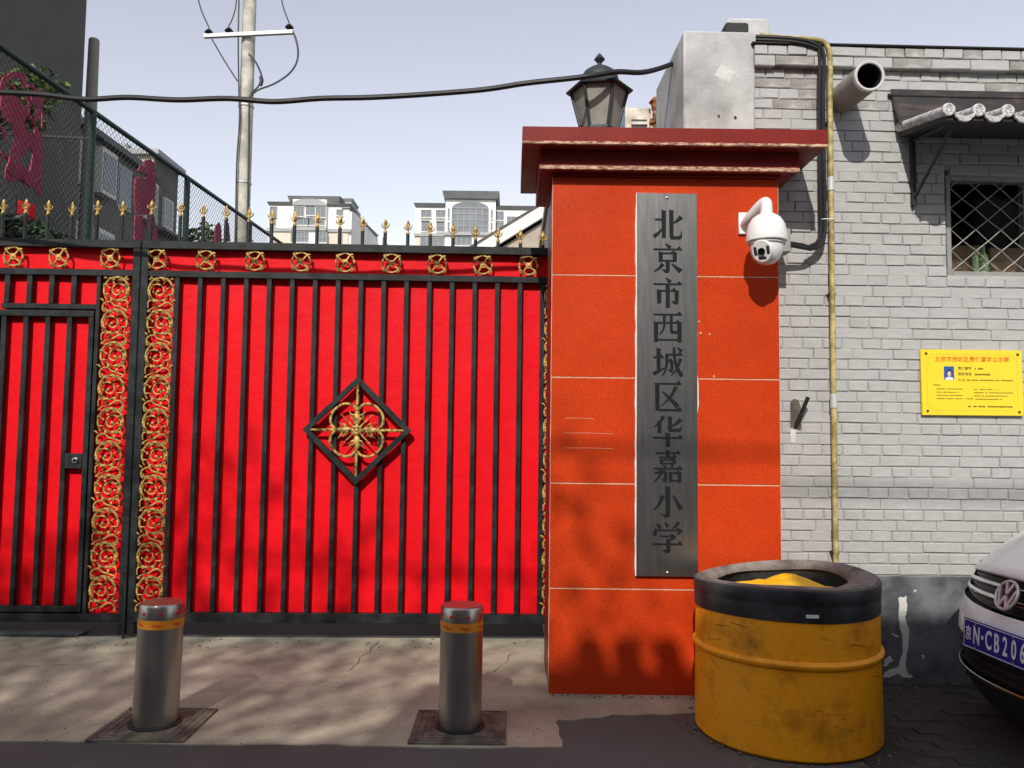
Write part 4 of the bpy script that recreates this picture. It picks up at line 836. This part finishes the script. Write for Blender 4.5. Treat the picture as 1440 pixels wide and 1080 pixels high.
rp_ = thing('rusty_pipe', 'short rusty orange pipe with elbow beside the yellowed vent box', 'pipe', (1.128, 6.3, 3.33))
MB().tube([(.012, 0, 0), (.010, 0, .82)], .03, 10).build('stem', 'rust', rp_); MB().tube(smooth_path([(.01, 0, .80), (0, -.01, .85), (-.03, -.02, .88)], 4), [.036] * 9, 10).lathe([(.03, .68), (.045, .685), (.045, .72), (.03, .725)], 10).build('elbow', 'rust', rp_)

# school building gable with white verge behind the gate
gb = thing('school_hall', 'low building with a sloping white verge board behind the gate top', 'building', (0, 12, 0))
vA, vB = at(690, 352, 12), at(790, 291, 12); sl = (vB.z - vA.z) / (vB.x - vA.x)
L0 = Vector((vA.x - .6, 0, vA.z - .6 * sl)); L1 = Vector((3.4, 0, vA.z + (3.4 - vA.x) * sl))
MB().prism([(L0.x, L0.z), (L1.x, L1.z), (L1.x, L1.z + .19), (L0.x, L0.z + .19)], 0, .08, FRONT).build('verge_board', 'verge', gb, False)
MB().prism([(L0.x + .5, 0), (6, 0), (6, L1.z), (L1.x, L1.z - .05), (L0.x + .5, L0.z + .5 * sl - .05)], -6, -.02, FRONT).build('gable_wall', 'creamwall', gb, False)
MB().prism([(L0.x, L0.z + .1905), (L1.x, L1.z + .1905), (L1.x, L1.z + .25), (L0.x, L0.z + .25)], -6, .06, FRONT).build('roof', 'rooftile', gb, False)

# utility pole
pp_ = at(340, 335, 13.0)
up = thing('utility_pole', 'pale concrete utility pole with a steel cross arm behind the gate', 'pole', (pp_.x, 13.0, 0))
MB().lathe([(.135, 0), (.118, 5), (.103, 10.2), (0, 10.2)], 20).build('shaft', 'pole', up)
def pl(px, py, dy=0.): q = at(px, py, 13.0 + dy); return q - Vector((pp_.x, 13.0, 0))
A, B = pl(287, 51, -.15), pl(412, 45, -.15)
arm = MB(); d = (B - A); arm.add([A + Vector((0, y, z)) for y in (-.03, .03) for z in (-.03, .03)] + [B + Vector((0, y, z)) for y in (-.03, .03) for z in (-.03, .03)], [(0, 1, 5, 4), (2, 6, 7, 3), (1, 3, 7, 5), (0, 4, 6, 2), (0, 2, 3, 1), (4, 5, 7, 6)]); arm.build('cross_arm', 'galv', up, False)
for (px, py) in ((294, 45), (322, 43), (407, 38)):
    c = pl(px, py, -.15); MB().lathe([(.012, -.09), (.012, -.03), (.045, -.035), (.072, -.01), (.06, .008), (.035, .012), (.05, .022), (.03, .04), (.012, .045), (.01, .07)], 14, Matrix.Translation(c)).build('insulator', 'insul', up)
for z in (6.9, 4.3, 5.6): MB().lathe([(.124, -.015), (.128, -.012), (.128, .012), (.124, .015)], 20, Matrix.Translation((0, 0, z)), caps=False).build('pole_band', 'galv', up)
def wirepath(name, pts, r, lab, y=-.15):
    o = MB().tube(smooth_path([at(px, py, 13.0 + (y if len(p) < 3 else p[2])) for p in pts for px, py in [p[:2]]], 6), r, 6).build(name, 'rubber'); return tag(o, lab, 'wire', 'wires on the utility pole')
wirepath('pole_wire', [(276, -12), (283, 14), (294, 39)], .011, 'thin wire rising from the outer insulator, on the side of the grey slab building')
wirepath('pole_wire', [(333, -10), (331, 12), (326, 28), (321, 38)], .011, 'thin wire rising from the insulator right beside the pole shaft')
wirepath('pole_wire', [(394, -10), (399, 12), (407, 33)], .011, 'thin wire rising from the insulator at the free end of the cross arm')
wirepath('pole_wire', [(298, 55), (316, 86), (334, 114)], .011, 'straight thin wire slanting from the cross arm down to the pole')
wirepath('pole_wire', [(408, 38), (415, 52), (419, 70), (417, 88), (406, 104), (385, 118), (364, 126), (354, 134), (351, 142), (350, 200, -.13), (348, 345, -.13)], .017, 'looping black wire bowing out from the cross arm and down the pole')
wirepath('pole_wire', [(350, 76), (360, 88), (367, 104), (368, 114), (361, 124), (353, 132), (350, 150)], .016, 'short black wire with a taped joint curling in beside the pole')
wirepath('pole_wire', [(336, 0), (335, 60), (336, 130), (337, 170), (333, 230), (331, 345)], .013, 'dark wire running straight down the face of the pole')
o = MB().tube(smooth_path([at(366.5, 108, 12.84), at(368, 113, 12.84), at(366, 120, 12.84)], 3), .032, 8).build('cable_joint', 'rubber'); tag(o, 'taped black joint on the short wire beside the pole', 'joint')

# thick black cable across the picture
cpts = [(-330, 118, 4.9), (-160, 126, 4.9), (0, 130, 4.85), (60, 133, 4.85), (120, 139.5, 4.85), (180, 137, 4.85), (250, 140.5, 4.85), (320, 138.5, 4.85), (385, 143, 4.85), (450, 138.5, 4.85), (520, 137, 4.85), (600, 132.5, 4.85), (680, 126, 4.85), (740, 117, 4.82), (800, 110.5, 4.8), (835, 106, 4.8), (868, 101, 4.85), (900, 102, 4.95), (925, 97, 5.1), (955, 86, 5.35)]
o = MB().tube(smooth_path([at(*p) for p in cpts], 6), .0165, 8).build('overhead_cable', 'rubber'); tag(o, 'thick wavy black cable strung across above the gate to the plastered parapet', 'cable')

# old post
q = at(131, 55, 15.5)
o = MB().lathe([(.17, 0), (.10, q.z - .03), (.085, q.z), (0, q.z)], 16).build('concrete_post', 'darkpole'); o.location = (q.x + .02, 15.5, 0); tag(o, 'old weathered concrete post rising behind the chain-link fence', 'post')

# chain-link fence
FA, FB = gnd(131, 157, 4.93), gnd(395, 342, 4.93); FC = gnd(267, 250, 4.93); FA.z = FB.z = FC.z = 0; FD = (FB - FA).normalized(); FANG = math.atan2(FD.y, FD.x)
def fp(px, py, off=0.):                          # point on the fence plane
    return on(px, py, FA, FANG) + Vector((FD.y, -FD.x, 0)) * off
ft = thing('chain_link_fence', 'tall green chain-link sports fence receding behind the gate', 'fence', FA, FANG)
FT = 4.93
FS = (FC - FA).length
for s in (-2 * FS, -FS, 0, FS, 2 * FS, 3 * FS, 4 * FS): MB().tube([(s, 0, 0), (s, 0, FT)], .04, 10).build('post', 'fence', ft)
MB().tube([(-4.6, 0, FT), (9.2, 0, FT)], .03, 8).build('top_rail', 'fence', ft)
b = MB(); st = .078; s0, s1 = -4.6, 9.2
k = int((s0 - FT) / st)
while k * st < s1 + FT:
    for sg in (1, -1):
        a = k * st                                # line s = a + sg*z
        z0_, z1_ = 1.8, FT
        za_, zb_ = (s0 - a) * sg, (s1 - a) * sg; lo_, hi_ = max(z0_, min(za_, zb_)), min(z1_, max(za_, zb_))
        if hi_ - lo_ > .1: b.tube([(a + sg * lo_, .004 * sg, lo_), (a + sg * hi_, .004 * sg, hi_)], .0026, 3, cap=False)
    k += 1
stuff(b.build('wire_mesh', 'fencewire', ft, False))
b = MB(); A_, B_ = at(-40, 185, 8.2), at(147, 196, 8.55)
b.tube([A_, A_.lerp(B_, .5) - Vector((0, 0, .01)), B_], .011, 6)
for k in range(24): p_ = A_.lerp(B_, .3 + .7 * k / 24); b.tube([p_ + Vector((-.03, 0, -.012)), p_ + Vector((0, .01, .016)), p_ + Vector((.03, 0, -.014))], .006, 4)
o = b.build('twisted_wire', 'rubber'); tag(o, 'short twisted black wire stretched behind the fence past the grey slab building', 'wire')
def cutout(polys, lab):                          # flat figures hung on the mesh
    t = thing('cutout_figure', lab, 'cutout', FA, FANG, 'crimson cut-out figures on the fence')
    inv = (Matrix.Translation(FA) @ Matrix.Rotation(FANG, 4, 'Z')).inverted()
    for i, p in enumerate(polys):
        pts = [inv @ fp(x, y) for x, y in p]; b = MB(); b.prism([(q_.x, q_.z) for q_ in pts], -.03 - .002 * i, -.018 - .002 * i, Matrix(((1, 0, 0, 0), (0, 0, -1, 0), (0, 1, 0, 0), (0, 0, 0, 1)))); b.build('cutout_piece', 'pink', t, False)
def brush(a, b_, w_):
    d = Vector((b_[0] - a[0], b_[1] - a[1], 0)).normalized(); m_ = ((a[0] + b_[0]) / 2 + d.y * 4, (a[1] + b_[1]) / 2 - d.x * 4)
    return [(a[0] - d.y * w_ / 2, a[1] + d.x * w_ / 2), (m_[0] - d.y * w_, m_[1] + d.x * w_), (b_[0], b_[1]), (m_[0] + d.y * w_ * .4, m_[1] - d.x * w_ * .4), (a[0] + d.y * w_ / 2, a[1] - d.x * w_ / 2)]
def rg(pts, k=1.6):
    q_ = []
    for i, (x, y) in enumerate(pts):
        x2, y2 = pts[(i + 1) % len(pts)]; q_ += [(x, y), ((x + x2) / 2 + rnd(-k, k), (y + y2) / 2 + rnd(-k, k))]
    return q_
cutout([rg([(3, 122), (8, 108), (18, 102), (30, 101), (39, 107), (41, 118), (36, 124), (32, 113), (22, 110), (14, 116), (10, 130), (4, 134)]), rg([(6, 134), (18, 128), (30, 138), (40, 150), (38, 172), (44, 190), (40, 214), (30, 226), (34, 244), (22, 248), (12, 240), (18, 216), (24, 196), (22, 176), (8, 166), (4, 150)]), rg([(46, 128), (62, 126), (66, 140), (60, 166), (52, 172), (56, 150), (48, 146)]), rg([(44, 186), (62, 184), (64, 215), (63, 250), (60, 276), (50, 262), (40, 258), (34, 250), (46, 240), (50, 215), (44, 205)]), rg([(-6, 196), (2, 200), (6, 226), (-2, 236), (-8, 226)]), rg([(14, 232), (28, 226), (44, 240), (36, 248), (20, 256), (12, 250)], 1)] + [brush(*b_) for b_ in (((10, 140), (2, 158), 3), ((40, 128), (46, 160), 3), ((30, 152), (58, 178), 2.5), ((4, 176), (16, 200), 3), ((58, 176), (48, 196), 3), ((42, 160), (64, 196), 2), ((36, 190), (54, 214), 2), ((8, 214), (24, 236), 3), ((46, 120), (58, 128), 3), ((62, 140), (66, 180), 2), ((24, 118), (30, 134), 2.5), ((54, 215), (58, 245), 2), ((0, 140), (-6, 180), 3), ((26, 250), (52, 264), 2.5))],
       'largest crimson cut-out sports figure on the chain-link fence by the grey slab building')
cutout([rg([(196, 240), (199, 232), (204, 234), (206, 226), (214, 224), (220, 230), (219, 242), (212, 248), (205, 243)], .8), rg([(193, 252), (200, 247), (205, 252), (210, 248), (219, 246), (222, 262), (220, 284), (217, 302), (194, 302), (192, 280)], 1), rg([(193, 303), (203, 303), (205, 330), (206, 338), (192, 338)], .8), rg([(210, 303), (219, 302), (224, 322), (224, 338), (214, 338)], .8), rg([(207, 252), (210, 248), (220, 246), (219, 234), (222, 240), (223, 256)], .5)],
       'medium crimson cut-out player figure on the fence in front of the apartment block')
cutout([rg([(305, 318), (310, 312), (313, 320), (313, 340), (304, 340)], .6), rg([(318, 316), (324, 314), (326, 340), (317, 340)], .6)], 'smallest crimson cut-out on the fence beside the utility pole')

# red flag, ivy, trees
q = at(35, 300, 7.3)
o = MB().grid(lambda a, c: (q.x - .08 + a * .18, 7.3 + .02 * math.sin(a * 6), q.z - .02 - .05 * a + .15 * c), 8, 4).build('small_flag', 'flag'); o.modifiers.new('t', 'SOLIDIFY').thickness = .002; tag(o, 'small red flag behind the gate spearheads near the fence foot', 'flag')
fs_ = MB().tube([(q.x - .085, 7.3, 0), (q.x - .085, 7.3, q.z + .17)], .008, 6).build('flag_pole', 'iron'); tag(fs_, 'thin dark stick carrying the small red flag', 'pole')
LEAFQ = [(-.5, 0, 0), (0, -.32, .06), (.5, 0, 0), (0, .32, .06)]
def leaves(b, c, rad, n, size, squash=.8):
    for _ in range(n):
        d = Vector((random.gauss(0, 1), random.gauss(0, 1), random.gauss(0, 1))).normalized() * (random.random() ** .4); p = Vector(c) + Vector((d.x * rad, d.y * rad, d.z * rad * squash))
        Mx = Matrix.Translation(p) @ Matrix.Rotation(rnd(0, 6.3), 4, 'Z') @ Matrix.Rotation(rnd(-1.2, 1.2), 4, 'X') @ Matrix.Rotation(rnd(-.9, .9), 4, 'Y') @ Matrix.Scale(size * rnd(.6, 1.3), 4)
        b.add(LEAFQ, [(0, 1, 2, 3)], Mx)
def tree(lab, base, top, spread, clumps, nleaf, size, m='leaf', trunk_r=.06, zlo=.55):
    t = thing('tree', lab, 'tree', base); b = MB(); lv = MB(); h = top
    b.tube(smooth_path([(0, 0, 0), (rnd(-.1, .1), rnd(-.1, .1), h * .35), (rnd(-.15, .15), rnd(-.15, .15), h * .7), (0, 0, h * .92)], 4), [trunk_r * (1 - .85 * i / 12) for i in range(13)], 8)
    for k in range(clumps):
        a = rnd(0, 6.28); rr = spread * math.sqrt(random.random()); z = h * rnd(zlo, .98) - .15 * rr; c = Vector((rr * math.cos(a), rr * math.sin(a), z))
        b.tube(smooth_path([(0, 0, max(h * .3, z - rr * .9)), (c.x * .5, c.y * .5, z - rr * .3), c], 3), [trunk_r * .4, trunk_r * .32, trunk_r * .28, trunk_r * .22, trunk_r * .18, trunk_r * .12, trunk_r * .06], 5)
        leaves(lv, c, spread * rnd(.2, .42), nleaf, size)
    b.build('trunk', 'bark', t); lv.build('crown', m, t, False); return t
q = at(12, 92, 8.6)
tree('green leafed tree whose branch shows over the fence rail by the slab building', (q.x - .75, 8.9, 0), q.z + .34, .85, 40, 130, .085, 'leaf', .06, .88)
q = at(318, 320, 17.5)
tree('sparse young tree behind the utility pole base', (q.x + .05, 17.5, 0), 6.0, .85, 34, 110, .10, 'leaf', .05, .72)
iv = MB()
for k in range(26):
    px = rnd(-30, 92); py = 303 + max(0, px) * .36 + rnd(0, 26); leaves(iv, at(px, py, 7.0 + rnd(-.3, .3)), .11, 60, .05)
o = iv.build('ivy', 'leafdark', None, False); o['label'] = 'dark green creeper mass behind the spearheads at the fence foot'; o['category'] = 'ivy'; stuff(o)
ivs = MB()

# grey slab building (its shaded side runs away from the street)
sb = thing('slab_building', 'tall plain dark grey building side wall behind the chain-link fence', 'building', (0, 0, 0))
e = at(122, 0, 15); e2 = at(117, 335, 15)
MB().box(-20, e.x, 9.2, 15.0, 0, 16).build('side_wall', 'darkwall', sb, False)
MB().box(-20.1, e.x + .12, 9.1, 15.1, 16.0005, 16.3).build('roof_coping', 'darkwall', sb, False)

# apartment block behind the fence
abk = thing('apartment_block', 'grey apartment block with bay windows seen through the chain-link fence', 'building', (0, 0, 0))
AXB = -14.0
MB().box(-24, AXB, 17, 30.4, 0, 11.2).build('wall', 'block', abk, False); MB().box(-24, AXB, 30.401, 32.6, 0, 12.15).build('stair_tower', 'blocklight', abk, False)
MB().box(-24, AXB + .25, 16.8, 30.39, 11.2005, 11.42).build('eaves', 'cornice', abk, False); MB().box(-24.2, AXB + .25, 30.2, 32.8, 12.1505, 12.35).build('eaves', 'cornice_l', abk, False)
MB().box(AXB, AXB + .03, 30.45, 32.58, 0, 12.1).build('end_panel', 'block', abk, False)
for fl_ in range(4):
    for k in range(8):
        y = 18 + k * 1.6; z = 1.2 + fl_ * 2.75 - .1
        wn_ = obj('window', None, abk, (AXB, y, z)); MB().box(.0, .32 if k % 2 else .06, 0, 1.0, 0, 1.55).build('bay', 'wframe' if k % 2 else 'cornice_l', wn_, False)
        MB().box(.33 if k % 2 else .07, .34 if k % 2 else .08, .08, .92, .15, 1.4).build('pane', 'pane', wn_, False)
    wn_ = obj('window', None, abk, (AXB + .03, 31.2, 1.3 + fl_ * 2.75)); MB().box(0, .12, 0, .8, 0, 1.2).build('frame', 'wframe', wn_, False); MB().box(.121, .125, .08, .72, .08, 1.12).build('pane', 'pane', wn_, False)
    MB().box(AXB + .03, AXB + .5, 30.6, 32.9, 1.0 + fl_ * 2.75, 1.1 + fl_ * 2.75).build('balcony_slab', 'cornice', abk, False)
for (px, py) in ((161, 209), (174, 209)):
    q = at(px, py, 30.8); MB().cbox(q.x - .22, q.x + .22, 30.6, 31.0, 12.3505, q.z + .16, .02).build('roof_tank', 'cornice_l', abk)

# ---- two far towers
TY = 150.0
def tx(px): return at(px, 315, TY).x
def tz(py, px=560): return at(px, py, TY).z
def tower(lab, cx, body, bays, cornices, wins, courses, group='white apartment towers beyond the gate'):
    t = thing('apartment_tower', lab, 'building', (tx(cx), TY, 0), 0, group); X0 = tx(cx)
    for (x0, x1, ytop, f, dpt, m) in body: MB().box(tx(x0) - X0, tx(x1) - X0, -f, dpt, 0, tz(ytop)).build('wall', m, t, False)
    for (x0, x1, y0, y1, f, m) in cornices:
        MB().add([(tx(x0) - X0 + .35, -f + .35, tz(y1)), (tx(x1) - X0 - .35, -f + .35, tz(y1)), (tx(x1) - X0 - .35, 12, tz(y1)), (tx(x0) - X0 + .35, 12, tz(y1)), (tx(x0) - X0, -f, tz(y0)), (tx(x1) - X0, -f, tz(y0)), (tx(x1) - X0, 12, tz(y0)), (tx(x0) - X0, 12, tz(y0))], [(0, 3, 2, 1), (4, 5, 6, 7), (0, 1, 5, 4), (1, 2, 6, 5), (2, 3, 7, 6), (3, 0, 4, 7)]).build('cornice', m, t, False)
    for (x0, x1, y0, y1, f, nx_, ny_) in wins:
        w0, w1, h0, h1 = tx(x0) - X0, tx(x1) - X0, tz(y1), tz(y0); wn_ = obj('window', None, t, (w0, -f, h0)); W_, H_ = w1 - w0, h1 - h0
        MB().box(.04, W_ - .04, -.06, .0, .04, H_ - .04).build('pane', 'pane_far', wn_, False)
        b = MB(); fr = .11
        for i in range(nx_ + 1): x = W_ * i / nx_; b.box(x - fr / 2, x + fr / 2, -.16, -.061, 0, H_)
        for i in range(ny_ + 1): z = H_ * i / ny_; b.box(0, W_, -.155, -.0615, z - fr / 2, z + fr / 2)
        b.build('frame', 'cornice_l', wn_, False)
        MB().box(-.1, W_ + .1, -.35, -.0, -.24, -.13).build('sill', 'tower', wn_, False)
    for (x0, x1, y0, y1, f, m) in courses: MB().box(tx(x0) - X0, tx(x1) - X0, -f, 0, tz(y1), tz(y0)).build('string_course', m, t, False)
    return t
low = [(330 + 22 * k) for k in range(8)]
t1 = tower('white apartment tower with stepped grey cornices, nearer the utility pole', 440,
  [(377, 413, 290, 0, 14, 'tower'), (413, 460, 284, 1.0, 14, 'tower'), (460, 491, 291, 0, 14, 'tower'), (404, 472, 280, -2.5, 12, 'tower'), (436, 484, 270, -6, 16, 'cornice_l'), (491, 494, 294, -.2, 22, 'tower'), (380, 490, 330, .25, 3, 'towercream')], None,
  [(375, 413, 286.5, 291, .5, 'cornice'), (459.5, 493, 288, 292, .5, 'cornice'), (399, 475, 273, 280.5, -1.8, 'cornice'), (434, 487, 267.8, 271, -5.5, 'cornice_l'), (492, 497, 294.5, 298, .1, 'cornice')],
  [(379, 389, 293, 307, 0, 2, 2), (379, 388, 310, 320, 0, 2, 2), (415, 429, 295, 308, 1.0, 3, 1), (432, 444, 293, 306, 1.0, 2, 1), (446, 459, 295, 309, 1.0, 2, 1), (415, 436, 310, 320, 1.0, 3, 1), (446, 458, 311, 320, 1.0, 4, 1), (473, 482, 296, 304, 0, 2, 1), (476, 481, 306, 311, 0, 1, 1), (412, 436, 330, 344, 1.0, 5, 2), (446, 462, 330, 344, 1.0, 3, 2), (476, 482, 331, 344, .25, 1, 2), (436, 444, 310, 320, 1.0, 1, 1)] + [(x, x + 14, y, y + 16, 1.0 if 413 < x < 452 else .25, 2, 2) for y in (352, 384, 416, 448) for x in (384, 416, 438, 470)],
  [(376, 413, 323.5, 328, .45, 'cornice_l'), (412, 461, 323.5, 328, 1.4, 'cornice_l'), (460, 494, 323.5, 328, .45, 'cornice_l')])
X0 = tx(440)
arc = [(tx(413.5) - X0, tz(293)), (tx(459.5) - X0, tz(293))] + [(tx(436.5 + 23 * math.cos(a)) - X0, tz(291 - 7.2 * math.sin(a))) for a in [i * math.pi / 12 for i in range(13)]]
MB().prism(arc, 1.0, 1.35, FRONT).build('arched_pediment', 'cornice_l', t1, False)
b = MB(); b.box(tx(494) - X0, tx(516) - X0, 18, 34, 0, tz(300)); b.build('rear_wing', 'tower', t1, False)
b = MB(); b.add([(tx(494.5) - X0, 0, 0), (tx(509) - X0, 22, 0), (tx(509) - X0, 22, tz(300)), (tx(494.5) - X0, 0, tz(295)), (tx(480) - X0, 22, 0), (tx(480) - X0, 22, tz(300))], [(0, 1, 2, 3), (1, 4, 5, 2), (3, 2, 5)]); b.build('side_wall', 'tower', t1, False)
MB().add([(tx(493) - X0, -.4, tz(294)), (tx(511) - X0, 22, tz(297)), (tx(511) - X0, 22, tz(302)), (tx(493) - X0, -.4, tz(298)), (tx(480) - X0, 22, tz(297)), (tx(480) - X0, -.4, tz(294))], [(0, 3, 2, 1), (0, 1, 4, 5)]).build('side_cornice', 'cornice', t1, False)
t2 = tower('white apartment tower with a tall arched glass bay, nearer the orange pillar', 662,
  [(584, 628, 291, 0, 14, 'tower'), (627, 697, 281, 1.2, 14, 'tower'), (697, 790, 292, 0, 14, 'tower'), (585, 626, 333, .25, 3, 'towercream'), (700, 790, 333, .25, 3, 'towercream')], None,
  [(581.5, 627, 286, 291, .6, 'cornice'), (622.5, 702, 272, 282, 2.2, 'cornice'), (696.5, 795, 288.5, 293, .6, 'cornice')],
  [(592, 606, 295, 305, 0, 2, 1), (613, 627, 295, 305, 0, 2, 1), (593, 604, 311, 325, 0, 1, 2), (614, 625, 311, 325, 0, 1, 2), (636, 687, 294, 328, 1.2, 6, 4), (697.5, 708, 296, 308, 0, 2, 1), (697.5, 708, 312, 330, 0, 2, 2), (713, 736, 303, 318, 0, 4, 2), (746, 757, 297, 307, 0, 2, 1), (592, 625, 334, 346, .25, 4, 1), (636, 664, 334, 346, 1.2, 4, 1), (718, 734, 321, 329, 0, 2, 1), (746, 758, 311, 325, 0, 1, 2), (630.5, 632.5, 295, 308, 1.2, 1, 1), (690.5, 692.5, 296, 308, 1.2, 1, 1), (630.5, 632.5, 314, 325, 1.2, 1, 1), (690.5, 692.5, 314, 325, 1.2, 1, 1)] + [(x, x + 16, y, y + 16, 1.2 if 627 < x < 680 else .25, 2, 2) for y in (356, 388, 420, 452) for x in (600, 638, 668, 712, 744)],
  [(583, 627, 328.5, 332.5, .5, 'cornice_l'), (626, 698, 328.5, 332.5, 1.7, 'cornice_l'), (697, 790, 328.5, 332.5, .5, 'cornice_l'), (592, 604, 308, 311, .3, 'cornice_l'), (613, 625, 308.5, 311.5, .3, 'cornice_l')])
X0 = tx(662)
MB().prism([(tx(636) - X0, tz(295)), (tx(687) - X0, tz(295))] + [(tx(661.5 + 25.5 * math.cos(a)) - X0, tz(294 - 9 * math.sin(a))) for a in [i * math.pi / 12 for i in range(13)]], 1.19, 1.33, FRONT).build('arch_light', 'pane_far', t2, False)

# ================================================================== ACROSS THE STREET (behind the viewer; shades the lower picture, mirrored in the steel)
HY, HH = -4.0, 7.10
oh = thing('opposite_house', 'dark brick house across the lane with tile finials on its parapet', 'house', (0, HY, 0))
MB().box(-2.4, 9, -6, 0, 0, HH).build('wall', 'oldbrick', oh, False); MB().box(-14, -2.4001, -6, -.01, 0, 6.35).build('sky_block_range', 'oldbrick', oh, False)  # long low range is added, unseen, to cut sky fill from behind the viewer
MB().box(-.28, 9, -6.1, -.02, HH + .0005, HH + .50).build('shade_wall', 'oldbrick', oh, False)  # unseen raised part, added to keep car, barrel and wall foot in shade
rm = MB().tube([(0, .06, 0), (0, -.5, .02)], .085, 14).mesh('coping_tile', 'tile')
for x in (-2.05, -1.38, -1.17, -.93): obj('coping_tile', rm, oh, (x, 0, HH + .06))
for (x, z) in ((-1.2, 1.0), (1.6, 1.0), (4.5, 1.0), (1.6, 3.4)):
    wn_ = obj('window', None, oh, (x, 0, z)); MB().box(0, 1.1, 0, .05, 0, 1.3).build('frame', 'wframe', wn_, False); MB().box(.06, 1.04, .0505, .06, .06, 1.24).build('pane', 'pane', wn_, False)
def street_tree(lab, x, y, h, spread, clumps, nleaf, size, zlo): tree(lab, (x, y, 0), h, spread, clumps, nleaf, size, 'leaf', .16, zlo)
street_tree('tall thin street tree across the lane, its crown over the gate leaves', -4.6, -6.8, 10.4, 2.7, 60, 95, .12, .72)
o = MB().tube([(-9 + 18 * k / 24, -5.2, 9.75 - .45 * math.sin(math.pi * k / 24)) for k in range(25)], .019, 6).build('street_cable', 'rubber'); tag(o, 'black cable strung along the far side of the lane', 'cable')
# grit, leaf scraps and dust on the ground
b = MB(); b2 = MB()
def chip(bb, x, y, z, sz):
    n = random.randint(3, 5); bb.prism([(sz * rnd(.5, 1) * math.cos(k * math.tau / n), sz * rnd(.5, 1) * math.sin(k * math.tau / n)) for k in range(n)], 0, sz * rnd(.2, .6), Matrix.Translation((x, y, z)) @ Matrix.Rotation(rnd(0, 6), 4, 'Z') @ Matrix.Rotation(rnd(-.3, .3), 4, 'X'))
for _ in range(420): chip(b, rnd(-3.6, 1.6), min(5.9, 3.9 + abs(random.gauss(0, .9))), .007, rnd(.002, .006))
for _ in range(260): chip(b, rnd(-3.2, 3.0), rnd(3.3, 3.95), .001, rnd(.002, .007))
for _ in range(120): a_ = rnd(0, 6.3); rr = .485 + abs(random.gauss(0, .05)); chip(b if random.random() < .5 else b2, BX + rr * math.cos(a_), BY + rr * math.sin(a_), .008, rnd(.004, .014))
for _ in range(60): chip(b2, rnd(-3.4, .2), rnd(5.55, 5.95), .008, rnd(.004, .013))
for _ in range(40): chip(b2, rnd(.25, 1.1), 4.70 - abs(random.gauss(0, .03)), .008, rnd(.004, .012))
for _ in range(70): chip(b2, rnd(1.95, 3.1), rnd(4.80, 4.97), .022, rnd(.004, .015))
o = b.build('grit', mat('grit', (.16, .145, .12), .95, var=.4, scale=30), None, False); stuff(o); o['label'] = 'scattered grit on the apron and road'; o['category'] = 'grit'
o = b2.build('leaf_litter', mat('leaf_litter', (.11, .075, .04), .95, var=.5, scale=30, col2=(.2, .15, .08)), None, False); stuff(o); o['label'] = 'dry leaf scraps gathered along walls and barrel foot'; o['category'] = 'litter'
